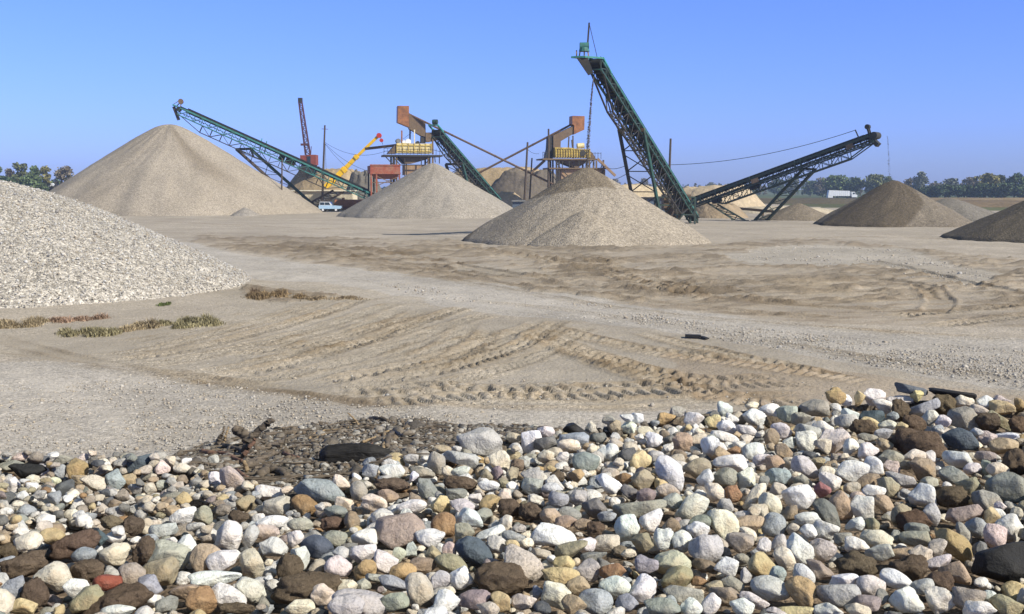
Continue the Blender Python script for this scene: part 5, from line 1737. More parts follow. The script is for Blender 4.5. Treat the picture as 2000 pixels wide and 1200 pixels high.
LB = """
820 238 274 178 10 li r |the pale crest boulder|big pale boulder with a muddy lower edge on the heap's crest beside the debris
715 332 206 92 15 li f |the lilac slab|flat lilac-white slab leaning just in front of the pale crest boulder
330 396 148 98 22 w a |the dazzling white block|dazzling white block at the end of the charred log
210 400 104 82 -8 bl r
578 356 104 134 0 og o
650 408 84 86 -20 cr a
715 412 118 78 -10 wg r
930 345 126 122 0 cr r
1000 308 104 72 0 ta r
1110 240 124 132 -10 w r
1345 232 170 110 6 bl r |the blue crest dome|smooth blue-grey dome on the crest beneath a curved black bark piece
1370 186 172 72 30 bk f |the black bark piece|curved black bark piece arching over the blue-grey dome on the crest
1318 262 134 82 -5 cr k
1530 300 128 116 10 wb k
1585 260 98 74 25 pb r
1412 346 156 106 8 gn r
1190 322 104 86 -20 cr r
1112 425 134 114 15 gy r
1112 482 120 86 10 gy r
1715 350 134 112 -60 ye k
1735 450 118 116 -35 ol r
1885 412 226 146 50 wb r |the slanting bluish boulder|long bluish white boulder slanting down from the crest stones
1955 245 124 124 0 ta r |the smooth tan dome|smooth tan domed cobble high on the heap above the slanting bluish boulder
1792 226 98 92 0 w k
1642 310 112 74 -8 sl f
1355 425 94 84 20 oc a
1535 476 162 96 24 w a
1620 440 94 64 10 ru r
1655 520 104 84 8 dg r
1750 540 112 88 -6 pu r
1870 510 134 80 8 pb r
1890 575 124 94 -20 gy a
1715 612 306 88 -8 og f |the long flat grey stone|very long flat grey stone lying level among round cobbles
1460 606 148 118 10 dg r
1320 646 138 94 6 gn o
1375 552 114 106 -40 gy r
1260 560 118 86 10 bl f
1225 496 124 64 4 li o
1130 566 94 68 6 cr a
876 580 136 104 -25 oc r |the ochre wedge|ochre wedge tucked under the lilac and white stones mid-heap
960 542 94 74 -70 cr a
797 552 84 62 8 w a
870 484 124 62 5 w o
712 476 194 98 4 cl c |the wide dirt lump|wide brown dirt lump below the lilac slab
992 606 150 104 0 cl c
1102 630 136 106 0 cl c
1215 656 134 98 8 ta r
1300 692 124 92 8 br r
752 672 152 140 -20 wb a
736 752 114 126 0 og a
616 700 142 142 0 ru r |the rusty ball|round rusty brown cobble beside the big grey-brown rock
375 742 296 204 -8 gb a |the big grey-brown rock|biggest rough grey-brown rock of the heap, pitted and blocky
536 770 162 112 20 w k
182 770 156 118 20 w a
170 856 164 114 -30 w a
45 920 136 104 6 wb r
285 905 146 124 42 w a
180 950 128 112 0 oc k |the knobby ochre stone|small knobby ochre stone with a hollow face below white stones
795 850 236 142 36 db o |the dark blue oval|large smooth dark blue oval cobble pointing at the pink granite
1055 935 250 196 22 pk r |the pink granite|large pale pink granite cobble behind the biggest dirt lump
940 1000 312 196 -4 cl c |the biggest dirt lump|biggest brown dirt lump leaning on the pink granite cobble
660 920 192 114 16 ol o |the striped olive stone|striped olive-brown oval cobble just left of the knobby white stone
386 960 164 92 -10 oc o
492 930 170 94 0 br r
715 996 144 132 0 w k |the knobby white stone|knobby white stone with a small dark hole next to the biggest dirt lump
912 810 122 98 20 li r
1000 826 88 84 10 ye a
880 750 172 74 -14 w f
1015 770 150 70 8 bl o
1082 802 84 64 10 cr r
1232 772 264 144 15 w a |the bright-faced white block|large white angular block with one bright chipped face
965 702 116 74 -80 cr k
560 860 94 84 10 ta r
650 842 84 94 10 pb r
485 1062 150 194 -10 be r |the tall beige stone|tall beige white upright stone at the edge of the dirt lumps
340 1030 186 84 16 bl o
345 1132 164 114 8 og o
160 1142 336 154 12 li o |the huge lilac oval|huge lilac grey oval cobble at the bottom edge with a pitted end
636 1132 152 144 0 w a |the white bottom block|white squared block near the bottom edge under the tall beige stone
786 1120 194 114 -6 pu r
866 1172 132 82 0 be r
938 1132 142 104 30 ye a
1068 1132 142 94 0 pk r
1246 1096 162 142 10 cr r
1270 990 224 112 10 ye k |the waisted cream stone|cream-yellow waisted stone right under the pink granite
1370 1042 132 114 10 ta a
1290 920 128 94 0 ye r
1420 950 152 132 12 gy r
1562 972 152 112 4 ru a
1576 1050 184 132 8 w o |the freckled white oval|freckled white oval cobble beside faceted white stones
1740 1062 134 162 30 w a
1465 1130 194 152 20 bl o |the blue-grey egg|large blue-grey oval cobble near the bottom edge under the freckled white oval
1642 1140 132 112 6 bl r
1345 1150 144 122 0 ta a
1838 1160 204 104 5 gn o
1890 912 224 144 8 pg r |the pale greenish pillow|pale greenish pillow-like cobble resting on an olive yellow one
1920 1000 184 134 -14 ol r
1752 920 134 118 -12 bl r
1530 802 154 104 -14 be o
1648 722 154 162 -40 w a |the cracked white boulder|cracked white boulder with blue shaded side amid round white stones
1780 682 142 128 -10 w r
1846 782 112 126 0 w r
1730 796 126 114 28 ol r
1900 702 84 84 0 br a
1330 842 206 94 -16 ol a
1416 812 104 104 30 w a
1470 732 104 104 0 cl c
1252 430 84 78 0 cl c
330 482 210 92 0 cl c
525 502 144 114 30 gn a
440 600 174 80 -10 w o
230 580 154 94 18 cr r
146 512 98 114 -10 og o
70 592 114 74 20 ye a
600 592 114 114 0 ye a
722 600 144 94 10 li r
690 532 124 74 4 gn r
310 542 124 84 -4 br r
48 470 104 92 10 cr r
918 412 70 84 0 pu r
1185 252 134 86 -6 dg f
440 330 84 76 -40 li a
860 430 70 90 0 ol a
1060 350 90 70 0 gy a
1280 325 80 64 0 wg a
1470 340 60 60 0 wg r
1480 215 100 60 0 dg f
1440 155 64 66 0 pb r
1540 115 80 56 0 og r
1570 155 80 84 0 ta r
1700 105 70 60 0 w r
1640 105 80 46 0 wb r
1650 160 90 80 10 wg r
1740 180 90 60 0 be r
1860 110 110 74 0 oc a
1190 185 100 70 0 wg a
1010 215 90 60 0 be r
1130 165 90 50 0 pb r
610 280 110 50 0 ta o
500 410 150 66 8 gb f
455 430 54 60 0 w a
1000 420 70 90 10 ol k
1030 370 80 80 0 br c
420 660 100 100 0 w a
1040 720 80 50 0 gy f
1350 620 80 60 0 gn r
1530 655 110 60 0 bl r
1400 700 110 70 0 br r
1600 850 90 70 0 br c
1460 880 150 70 -14 gn a
1650 860 90 50 0 cr a
250 1000 140 50 10 gy f
90 1060 90 90 0 cr a
170 1040 90 80 0 pb a
600 1010 110 110 0 li r
1150 1080 70 80 0 bl r
370 870 80 90 0 pg r
435 840 70 90 0 li a
"""
LC_ = """
300 155 84 84 0 wb k
62 168 90 60 0 og r
145 205 108 78 -6 w r
245 220 86 72 -20 ye r
310 246 104 72 14 w a
450 196 124 88 8 w r
445 140 80 48 0 cr r
530 166 112 78 -6 w a
410 262 112 58 20 wb o
545 226 86 72 0 cl c
625 178 112 102 -30 gy r
692 206 104 72 -4 og a
755 148 156 90 0 og r |the olive crest dome|olive grey domed stone on the crest beside the ochre crest knob
590 265 108 84 0 wg k
725 280 134 92 8 gy r
800 250 110 74 -8 w a
865 86 108 88 20 oc k |the ochre crest knob|bright ochre knobby stone standing highest on the crest
915 110 70 60 10 w a
985 105 80 52 -70 ye r
1062 96 108 92 10 w a
1105 142 104 74 8 w a
1195 112 130 54 0 wg r
1250 56 162 46 12 sl f |the grey crest slab|thin grey slab lying tilted on top of the crest
1460 80 222 46 10 bk f |the charred crest board|flat charred board lying on the crest above dirt lumps
1280 88 66 66 0 ye r
1318 152 164 64 -26 bl f |the tilted blue slab|blue-grey slab tilted across dirt lumps near the crest
1420 132 116 104 0 cl c
1198 162 96 122 0 cl c
1262 232 124 96 0 cl c
1004 252 134 92 0 cl c
1050 198 124 72 0 db f
1156 196 64 58 0 bl r
940 185 90 70 0 wb a
920 215 120 70 4 li f
1045 225 100 50 20 ye a
1130 240 90 60 0 cr a
1205 245 60 50 0 ye a
1350 200 84 80 0 wg r
1520 206 160 128 18 og r |the olive boulder|large olive grey boulder in the upper heap between dirt lumps
1415 220 76 70 0 wb r
1520 120 94 72 6 cr r
1595 165 100 64 10 pb r
1640 122 112 74 0 w r
1715 150 124 74 6 ye r
1710 108 90 50 0 pk r
1805 135 50 70 0 oc r
1640 220 120 92 4 cl c
1795 236 84 92 0 cl c
1700 215 130 60 30 ol f
1502 308 174 108 10 db r |the dark boulder|dark blue-black rounded boulder next to the widest upper dirt lump
1282 330 290 142 8 cl c |the double dirt lump|wide double dirt lump below the tilted blue slab
1110 280 90 56 0 li r
1030 300 100 40 14 og f
860 312 162 126 -15 wg k |the grey-white clump|large knobby grey white stone in the middle of the upper heap
945 350 80 90 0 w r
800 345 90 80 0 be a
1033 366 104 82 0 w k
1118 340 84 66 10 ta r
712 322 108 122 10 wg k
625 325 66 60 0 wg r
540 300 90 84 60 br a
108 330 152 114 -4 ta r
250 352 144 122 0 w k
300 300 150 60 14 w o
445 372 122 92 -15 wb r
490 410 100 60 -20 wg r
345 365 80 44 0 ru r
285 385 90 84 0 ta a
160 456 144 116 10 ol r |the olive ball|round olive tan cobble right under the smooth tan dome
60 470 110 160 -20 wb a
310 500 128 98 6 og o
330 432 178 96 0 w r
410 506 94 112 0 wg r
205 505 80 100 30 wg a
555 432 100 88 10 ta r
600 372 104 74 40 br a
710 455 154 98 38 li o |the lilac wedge|smooth lilac grey wedge pointing down beside the big white block
780 430 70 60 0 ta a
950 474 166 114 6 w a |the big white block|big creamy white block below the freckled round white stone
1060 442 94 92 0 w r
1150 450 84 68 6 pk r
1150 402 122 76 6 og a
1265 396 114 74 -4 cr a
1345 395 60 60 0 w a
1310 462 122 122 0 br a |the brown pyramid|brown pyramid-shaped rock standing between white stones
1225 440 70 50 0 br a
1490 412 152 80 12 wb r
1562 456 84 54 -10 w r
1640 302 90 72 0 pk k
1724 340 134 80 -6 ta r
1740 295 110 40 0 w a
1470 492 146 90 6 gn r
1435 545 60 40 0 wb r
1630 405 104 70 8 pu r
1690 466 104 80 22 cr a
1640 460 60 90 0 gn r
1745 552 206 146 4 gn r |the dark green boulder|large dark green rounded boulder at the frame's far edge
1790 435 126 156 0 cl c
1540 546 114 86 0 ol a
1452 602 176 106 0 cl c
1640 622 156 100 30 og a
1705 650 60 50 0 w a
1525 690 186 86 -4 pu a |the purple slab|purplish brown square-ended slab lying level below a dirt lump
1355 692 88 112 0 li o
1268 722 176 114 6 cl c
1315 592 144 114 10 wb a |the shattered bluish stone|shattered bluish white stone with blue shadowed facets
1345 530 90 60 10 pg a
1200 692 100 106 0 ol a
1200 516 164 64 20 gy f
1140 552 104 106 -10 ol a
1036 526 120 86 -20 br a
950 556 84 66 8 be r
1060 582 116 76 8 w r
1098 632 124 84 20 ta a
798 568 88 82 10 rp r |the dusky red cobble|small dusky red rounded cobble, the only red one mid-heap
830 528 118 94 28 wg r
680 606 164 124 -8 w k |the knuckled white stone|large white knuckled stone beside the dusky red cobble
572 500 132 88 6 bl k
575 560 90 66 0 be a
345 586 92 92 0 ru k |the rust-orange knob|small rust-orange knobby stone between cream cobbles
250 580 112 98 14 cr k
456 602 172 72 -52 cr o |the slanting cream finger|cream finger-like cobble slanting up beside the rust-orange knob
536 640 140 102 58 cr o
630 690 104 74 -20 br r
130 656 196 114 -32 cr o
30 620 120 80 -20 gy a
500 530 60 70 0 gn r
895 645 146 104 72 ta o |the upright tan stone|upright tan oblong stone beside the dark grey splinter
835 692 196 94 55 dg a |the dark grey splinter|long dark grey splintered stone leaning under the upright tan stone
1005 652 134 124 20 w a
980 600 80 50 0 be a
965 745 104 70 -10 wb r
1055 750 90 70 50 ol a
725 716 126 76 -10 wb k
650 765 70 60 0 be r
552 745 122 124 10 bl o |the mottled blue-grey egg|mottled blue-grey egg-like cobble below the cream ovals
395 700 104 54 -6 li o
425 742 154 92 0 ta a
170 735 126 82 -6 gn o
300 735 184 134 58 cr a |the large cream facet|large cream stone with tan facets left of the mottled blue-grey egg
165 772 120 90 0 w a
85 828 104 114 0 w k
30 740 80 90 10 br a
15 815 60 110 0 wg r
205 862 176 156 14 li k |the lilac knuckle|big lilac knuckle-shaped stone with rounded lobes
378 836 144 106 0 gb a
420 790 100 60 35 cr o
500 850 84 74 -20 wb a
580 836 84 88 0 li r
490 950 138 134 0 ye a |the yellow-tan facet stone|yellow-tan faceted stone between lilac and white cobbles
612 920 138 92 55 cr o |the cream egg|smooth cream egg-shaped cobble leaning against the brightest white stone
688 872 180 116 60 w a |the brightest white stone|brightest long white stone standing beside the cream egg
795 872 134 112 30 pk k
812 775 144 114 0 wg k
730 780 90 80 0 w a
905 820 90 70 0 og a
975 850 120 84 10 w k
1075 818 158 98 14 cr k
972 950 226 138 10 cl c |the lower dirt lump|large dark dirt lump behind the pinched grey stone, low in the heap
1238 965 184 134 0 cl c
1390 1040 150 110 0 cl c
1212 890 236 54 -4 ta f
1090 890 140 90 0 gy r
1300 905 114 110 0 pb r
1385 862 84 96 10 pk r
1280 815 164 80 4 og o
1280 762 120 54 4 gn o
1180 800 60 60 0 gn r
1395 935 130 60 -20 wg f
1476 842 236 112 50 oc a |the ochre splinter|long ochre splinter slanting toward the black shale slab
1520 790 60 120 -20 og o
1585 760 114 98 8 bl k
1682 806 108 128 0 pk r |the pinkish egg|pinkish tan egg-shaped cobble beside grey-white stones at the frame's edge
1750 762 144 144 10 wg k
1700 690 60 60 0 wg r
1660 700 84 90 0 ye a
1790 690 60 70 0 pb r
1600 870 70 80 0 dg r
1722 955 290 190 -14 bk a |the black shale slab|big black layered shale slab at the frame's edge
1476 982 156 108 14 ta r
780 980 152 92 30 gb k
700 1005 130 96 45 wb o
910 1030 156 68 -6 w k
1045 1056 142 104 14 wg o
1178 1026 166 88 26 w o
880 1102 216 122 8 gy r |the smooth grey pillow|large smooth grey pillow-shaped cobble near the bottom edge
705 1088 178 132 56 oc a |the brown ochre wedge|big brown-ochre wedge with rough cracked face near the bottom edge
535 1068 200 122 14 li o |the freckled lilac oval|freckled lilac oval cobble left of the brown ochre wedge
1030 1146 122 90 14 pu r
1225 1126 164 126 0 w a |the cracked white corner stone|bright white cracked stone low in the heap by grey cobbles
1390 1120 144 130 50 wg k
1310 1060 110 80 0 gy k
1530 1130 186 130 0 gb r
1640 1110 80 60 0 wb r
1600 1176 154 84 0 w k
1735 1160 156 94 20 ol r
1100 1110 70 80 0 gn r
340 1050 124 84 24 og r
90 1102 206 84 8 og f
310 958 126 104 0 w a
230 1152 84 114 40 w o
130 1166 114 104 0 w k
300 1110 154 94 0 br k
450 1132 156 66 24 wg o
390 1164 124 92 0 w k
830 1182 144 74 14 w r
980 1182 124 74 0 be a
650 1190 200 60 0 ye r
560 1190 100 50 10 li r
40 930 180 124 8 pg r
70 1015 190 124 -14 ol r
570 1000 90 90 0 bl r
410 1000 60 80 0 gy r
250 1060 100 60 -8 ta a
20 1160 80 110 0 bl r
170 1030 80 50 0 ru r
"""
ITEMS = []
for txt, x0, y0, sc in ((LA, 0, 780, 2.857), (LB, 650, 780, 2.857), (LC_, 1300, 740, 2.609)):
    for ln in txt.strip().splitlines():
        a = ln.split('|')
        q = a[0].split()
        ITEMS.append(dict(px=x0 + float(q[0]) / sc, py=y0 + float(q[1]) / sc, w=float(q[2]) / sc, h=float(q[3]) / sc, ang=float(q[4]), col=q[5], sh=q[6],
                          short=a[1].strip() if len(a) > 1 else None, full=a[2].strip() if len(a) > 2 else None))
# a stone listed twice where two lists overlap is kept once
keep = []
for it in ITEMS:
    if not any(abs(it['px'] - k['px']) < .32 * min(it['w'], k['w']) and abs(it['py'] - k['py']) < .32 * min(it['h'], k['h']) for k in keep):
        keep.append(it)
    elif it['short']:
        keep = [k for k in keep if not (abs(it['px'] - k['px']) < .32 * min(it['w'], k['w']) and abs(it['py'] - k['py']) < .32 * min(it['h'], k['h']) and not k['short'])] + [it]
ITEMS = keep


def stone_shape(sh, dims, rs, sub=4):
    """radial shape in its own axes, half sizes dims"""
    bv, bf = ico(sub)
    n = bv
    if sh == 'r' and rs.rand() < .55:
        sh = 'a' if rs.rand() < .7 else 'k'
    r = np.ones(len(n))
    def lump(f, amp, k=6):
        z = np.zeros(len(n))
        for _ in range(k):
            d = rs.randn(3); d *= f / np.linalg.norm(d)
            z += np.sin(n @ d + rs.rand() * 6.28)
        return 1 + amp * z / math.sqrt(k)
    if sh in 'ro':
        cuts, lo, hi, kk = (15, .58, .93, 60) if sh == 'r' else (10, .70, .96, 48)
    elif sh == 'a':
        cuts, lo, hi, kk = 18, .48, .86, 95
    elif sh == 'f':
        cuts, lo, hi, kk = 11, .62, .90, 70
    elif sh == 'k':
        cuts, lo, hi, kk = 10, .60, .94, 40
    else:
        cuts, lo, hi, kk = 6, .75, .95, 16
    acc = np.exp(-kk * r)
    for _ in range(cuts):
        d = rs.randn(3); d /= np.linalg.norm(d)
        dp = n @ d
        acc += np.where(dp > .12, np.exp(-kk * np.minimum(rs.uniform(lo, hi) / np.maximum(dp, .12), 3)), 0)
    if sh == 'f':
        for sg in (-1, 1):
            dp = n[:, 2] * sg
            acc += np.where(dp > .1, np.exp(-kk * np.minimum(.62 / np.maximum(dp, .1), 3)), 0)
    r = -np.log(acc) / kk
    if sh in 'roaf':
        r = r * lump(2.4, .045) * lump(6, .020) * lump(14, .009)
    elif sh == 'k':
        r = r * lump(2.8, .11) * lump(5.5, .065) * lump(12, .022)
    else:
        r = r * lump(3, .09) * lump(7, .075) * lump(15, .05, 10) * lump(30, .028, 12)
    v = n * r[:, None]
    tp = rs.uniform(-.28, .28, 3) * (1.2 if sh in 'akf' else .75)      # one end fatter, slightly bent
    v = np.stack([v[:, 0], v[:, 1] * (1 + tp[0] * v[:, 0]), v[:, 2] * (1 + tp[1] * v[:, 0]) + .22 * tp[2] * v[:, 0] ** 2], -1)
    m = np.abs(v).max(0)
    v = v - (v.max(0) + v.min(0)) / 2
    m = np.abs(v).max(0)
    return v / m * np.array(dims), bf


HAND = []
for k, it in enumerate(ITEMS):
    rs = np.random.RandomState(3000 + k)
    d = ray(it['px'], it['py']); d = d / np.linalg.norm(d)
    # meet the heap along the ray, never past its crest
    Y = 5.0
    for _ in range(12):
        X = d[0] / d[1] * Y
        z = float(ztop(np.array([X]), np.array([Y]))[0])
        dist_ = Y / d[1]
        half = .5 * min(it['w'], it['h']) * dist_ / F_PX
        Yn = (z + 0.10 * half - CAM_H) / d[2] * d[1]
        Y = .5 * Y + .5 * min(Yn, float(Ycrest(d[0] / d[1])) + .02)
    over_ = it['py'] + .5 * it['h'] < float(np.interp(it['px'], cpx, cpy)) - 4
    if over_:                                          # lies beyond the crest, on the debris or the far slope
        ts = np.linspace(Y / d[1], 12, 900)
        pts = _C[None] + d[None] * ts[:, None]
        hit = pts[:, 2] < heap(pts[:, 0], pts[:, 1]) + .3 * half
        if hit.any():
            Y = float(pts[np.argmax(hit), 1])
    p = _C + d * (Y / d[1])
    dist_ = np.linalg.norm(p - _C)
    s = dist_ / F_PX * .98
    a, c = it['w'] / 2 * s, it['h'] / 2 * s
    b = {'f': .55 * (a + c), 'c': .5 * (a + c)}.get(it['sh'], .46 * (a + c)) * rs.uniform(.85, 1.05)
    b = min(b, .12)
    th = R_(it['ang'])
    Rt = np.array([1.0, 0, 0]); Rt = Rt - d * (Rt @ d); Rt /= np.linalg.norm(Rt)
    Up = np.cross(Rt, d)
    e1 = math.cos(th) * Rt - math.sin(th) * Up
    e2 = math.sin(th) * Rt + math.cos(th) * Up
    Bm = np.stack([e1, -np.cross(e1, e2), e2], 1)      # columns: long axis, along the view, across
    if it['sh'] == 'f':
        Bm = np.stack([e1, np.cross(e1, e2), e2], 1)
    HAND.append(dict(it=it, p=p, B=Bm, dims=(a, b, c), dist=dist_, rs=rs))

# ease apart the ones that sit in each other: the lower in the picture a little nearer, the upper a little farther
for _ in range(14):
    sh_ = np.zeros(len(HAND))
    for i, A in enumerate(HAND):
        for j in range(i + 1, len(HAND)):
            Bq = HAND[j]
            dv = Bq['p'] - A['p']
            D = np.linalg.norm(dv)
            lim = .72 * (np.mean(A['dims']) + np.mean(Bq['dims']))
            if D < lim:
                g = (lim - D) * .22
                if A['it']['py'] > Bq['it']['py']:
                    sh_[i] -= g; sh_[j] += g
                else:
                    sh_[i] += g; sh_[j] -= g
    for k, A in enumerate(HAND):
        A['off'] = float(np.clip(A.get('off', 0) + np.clip(sh_[k], -.03, .03), -.13, .13))
        dd = (A['p'] - _C) / np.linalg.norm(A['p'] - _C)
        A['p'] = _C + dd * (A['dist'] + A['off'])
for A in HAND:
    A['dims'] = tuple(q * (1 + A.get('off', 0) / A['dist']) for q in A['dims'])

# ------------------------------------------------------------------ names: what sets each stone apart
marks = [h for h in HAND if h['it']['short']]


def rel(dx, dy):
    a = math.degrees(math.atan2(-dy, dx)) % 360
    k = int(((a + 22.5) % 360) // 45)
    return ["just right of", "above and right of", "just above", "above and left of", "just left of", "below and left of", "just below", "below and right of"][k]


used, sizes = set(), [h['it']['w'] * h['it']['h'] for h in HAND]
q1, q2 = np.percentile(sizes, [33, 72])


def label_of(h):
    it = h['it']
    ar = it['w'] * it['h']
    sz_ = 'small' if ar < q1 else 'medium' if ar < q2 else 'large'
    noun = 'dirt lump' if it['sh'] == 'c' else 'slab' if it['sh'] == 'f' else 'cobble'
    cn = SC[it['col']][3]
    near_ = sorted(marks, key=lambda m: math.hypot(m['it']['px'] - it['px'], (m['it']['py'] - it['py']) * 1.2))
    for m in near_[:5]:
        r_ = rel(it['px'] - m['it']['px'], it['py'] - m['it']['py'])
        for desc in (f"{sz_} {cn} {SH_[it['sh']]} {noun}",):
            lab = f"{desc} {r_} {m['it']['short']}"
            key = (cn, noun, r_, m['it']['short'], sz_)
            if key not in used and len(lab.split()) <= 16:
                used.add(key)
                return lab
    return f"{sz_} {cn} {SH_[it['sh']]} {noun} between {near_[0]['it']['short']} and {near_[1]['it']['short']}"


n_stone, REST = 0, []
order = sorted(range(len(HAND)), key=lambda k: -sizes[k])
for k in order:
    h = HAND[k]
    it, rs = h['it'], h['rs']
    v, f = stone_shape(it['sh'], h['dims'], rs, 4)
    V = v @ h['B'].T + h['p']
    col, spk, stain, _n = SC[it['col']]
    col = np.array(col) * rs.uniform(.9, 1.1) * (1 + .03 * rs.randn(3))
    if it['sh'] == 'c':
        nm, mt = 'dirt_clod', M['clod']
    elif it['col'] == 'bk' and it['sh'] == 'f':
        nm, mt = 'bark_piece', M['charred']
    else:
        nm, mt = ('flat_stone' if it['sh'] == 'f' else 'cobble'), M['stone']
    kd = np.array([spk, stain * rs.uniform(.3, 1.6), .85 if it['col'] in ('bk', 'sl', 'db') else 0])
    if nm == 'cobble':
        n_stone += 1
        if n_stone > 298 and not it['full']:           # the 300 largest are things, the others join the rubble
            REST.append((V, f, np.clip(col, .01, .85), kd))
            continue
    lab = it['full'] or label_of(h)
    o = mesh_obj(nm, V, f, mt, loc=tuple(h['p']), smooth=True, cols=np.clip(col, .01, .85), kinds=kd)
    tag(o, lab, {'dirt_clod': 'dirt lump', 'bark_piece': 'wood', 'flat_stone': 'stone', 'cobble': 'stone'}[nm], {'dirt_clod': "dirt lumps in the cobble heap", 'cobble': "cobbles of the heap", 'flat_stone': "flat slabs in the cobble heap"}.get(nm))
print("hand stones", len(HAND), {s: sum(1 for h in HAND if h['it']['sh'] == s) for s in 'roafkc'})

# ------------------------------------------------------------------ the smaller stones between them, dropped one by one onto what lies below
RES = 0.0125
gx0, gx1, gy0, gy1 = -7.0, 7.4, 2.4, 9.0
nx_, ny_ = int((gx1 - gx0) / RES), int((gy1 - gy0) / RES)
GX, GY = np.meshgrid(gx0 + (np.arange(nx_) + .5) * RES, gy0 + (np.arange(ny_) + .5) * RES, indexing='ij')
surf = heap(GX, GY)
hm_ = surf - 0.07
for h in HAND:
    A = h['B'] @ np.diag(np.square(h['dims'])) @ h['B'].T
    ex, ey = math.sqrt(A[0, 0]), math.sqrt(A[1, 1])
    i0, i1 = int((h['p'][0] - ex - gx0) / RES), int((h['p'][0] + ex - gx0) / RES) + 1
    j0, j1 = int((h['p'][1] - ey - gy0) / RES), int((h['p'][1] + ey - gy0) / RES) + 1
    i0, j0 = max(i0, 0), max(j0, 0)
    if i1 <= i0 or j1 <= j0 or i0 >= nx_ or j0 >= ny_:
        continue
    Q = np.linalg.inv(A)
    X, Yg = GX[i0:i1, j0:j1] - h['p'][0], GY[i0:i1, j0:j1] - h['p'][1]
    b_ = Q[0, 2] * X + Q[1, 2] * Yg
    c_ = Q[0, 0] * X * X + 2 * Q[0, 1] * X * Yg + Q[1, 1] * Yg * Yg - 1
    disc = b_ * b_ - Q[2, 2] * c_
    zt = np.where(disc > 0, h['p'][2] + (-b_ + np.sqrt(np.maximum(disc, 0))) / Q[2, 2], -9)
    hm_[i0:i1, j0:j1] = np.maximum(hm_[i0:i1, j0:j1], zt)
# what the hand-set stones cover in the picture, with their distance
MS = 4
mask = np.full((560, 340), 0.0)
for h in HAND:
    it = h['it']
    x, y_ = np.meshgrid(np.arange(560) * MS - 120, np.arange(340) * MS, indexing='ij')
    th = R_(it['ang'])
    dx, dy = x - it['px'], y_ - it['py']
    a = (dx * math.cos(th) + dy * math.sin(th)) / (it['w'] / 2 * .9)
    b = (-dx * math.sin(th) + dy * math.cos(th)) / (it['h'] / 2 * .9)
    k = (a * a + b * b < 1) & ((mask == 0) | (mask > h['dist']))
    mask[k] = h['dist']
rs = np.random.RandomState(77)
FP, FS, FR = [], [], []


def drop(n, smin, smax, zone, top, tries=7, ur=None):
    for _ in range(n):
        s = math.exp(rs.uniform(math.log(smin), math.log(smax)))
        a_, b_, c_ = s, s * rs.uniform(.7, .95), s * rs.uniform(.5, .8)
        yaw = rs.rand() * math.pi
        best = None
        for _t in range(tries):
            u = rs.uniform(-.53, .53) if ur is None else rs.uniform(*ur)
            yc = float(np.interp(u, cU, cY))
            y = math.sqrt(rs.uniform(2.6 ** 2 if ur else 3.15 ** 2, (yc + .35) ** 2))
            x = u * y
            if not zone(x, y):
                continue
            r = int(a_ / RES) + 1
            i, j = int((x - gx0) / RES), int((y - gy0) / RES)
            if i - r < 0 or j - r < 0 or i + r >= nx_ or j + r >= ny_:
                continue
            sl = (slice(i - r, i + r + 1), slice(j - r, j + r + 1))
            X, Yg = GX[sl] - x, GY[sl] - y
            xr, yr = X * math.cos(yaw) + Yg * math.sin(yaw), -X * math.sin(yaw) + Yg * math.cos(yaw)
            q = (xr / a_) ** 2 + (yr / b_) ** 2
            ins = q < 1
            zz = c_ * np.sqrt(np.maximum(0, 1 - q))
            rest = float(np.max(np.where(ins, hm_[sl] + zz, -9))) - .25 * c_
            rise = rest + c_ - float(surf[i, j])
            if best is None or rise < best[0]:
                best = (rise, x, y, rest, sl, ins, zz)
        if best is None or best[0] > top:
            continue
        rise, x, y, rest, sl, ins, zz = best
        pr = proj(np.array([x, y, rest]))
        rad = s / pr[2] * F_PX
        m0, m1 = int((pr[0] - rad * .8 + 120) / MS), int((pr[0] + rad * .8 + 120) / MS) + 1
        l0, l1 = int((pr[1] - rad * .6) / MS), int((pr[1] + rad * .6) / MS) + 1
        if m1 > 0 and m0 < 560 and l1 > 0 and l0 < 340:
            sub = mask[max(m0, 0):m1, max(l0, 0):l1]
            if sub.size and np.mean(sub > pr[2] - .02) > .32:
                continue
        hm_[sl] = np.maximum(hm_[sl], np.where(ins, rest + zz, -9))
        FP.append((x, y, rest)); FS.append((a_, b_, c_)); FR.append(yaw)


def small_zone(x, y):
    pr = proj(np.array([x, y, 2.5]))
    return pr[0] < 600 - .9 * max(0, pr[1] - 900) and pr[1] < 1010 + .05 * pr[0]


big_zone = lambda x, y: not small_zone(x, y)
drop(2200, .030, .055, big_zone, .085)
drop(3600, .018, .036, big_zone, .06)
drop(1500, .012, .02, big_zone, .02, 4)
for ur in ((.47, 1.0), (-1.0, -.47)):                  # the heap goes on past both edges of the picture
    drop(950, .042, .085, lambda x, y: True, .11, 7, ur)
    drop(1200, .025, .045, lambda x, y: True, .06, 6, ur)
drop(3000, .022, .042, small_zone, .065)
drop(2200, .012, .024, small_zone, .035, 4)
FP, FS = np.array(FP), np.array(FS)
print("small stones", len(FP))
names = ['w', 'wb', 'wg', 'cr', 'pb', 'be', 'ta', 'oc', 'ye', 'ru', 'br', 'gb', 'gy', 'bl', 'dg', 'og', 'ol', 'li', 'pu', 'gn', 'sl']
wbig = np.array([13, 6, 11, 10, 5, 8, 4, 1, 3, 1, 3, 5, 7, 5, 2, 4, 2, 3, 1, 2, 1.0]); wbig = wbig / 1.0; wbig /= wbig.sum()
wsml = np.array([4, 2, 5, 5, 8, 10, 8, 2, 3, 3, 10, 12, 8, 4, 5, 4, 2, 2, 4, 2, 3]) * 1.0; wsml /= wsml.sum()
bv, bf = ico(3)
protos = [stone_shape(sh, (1, 1, 1), rs, 3)[0] for sh in 'rraarokkaa' for _ in (0, 1)]
n = len(FP)
pk = rs.randint(0, len(protos), n)
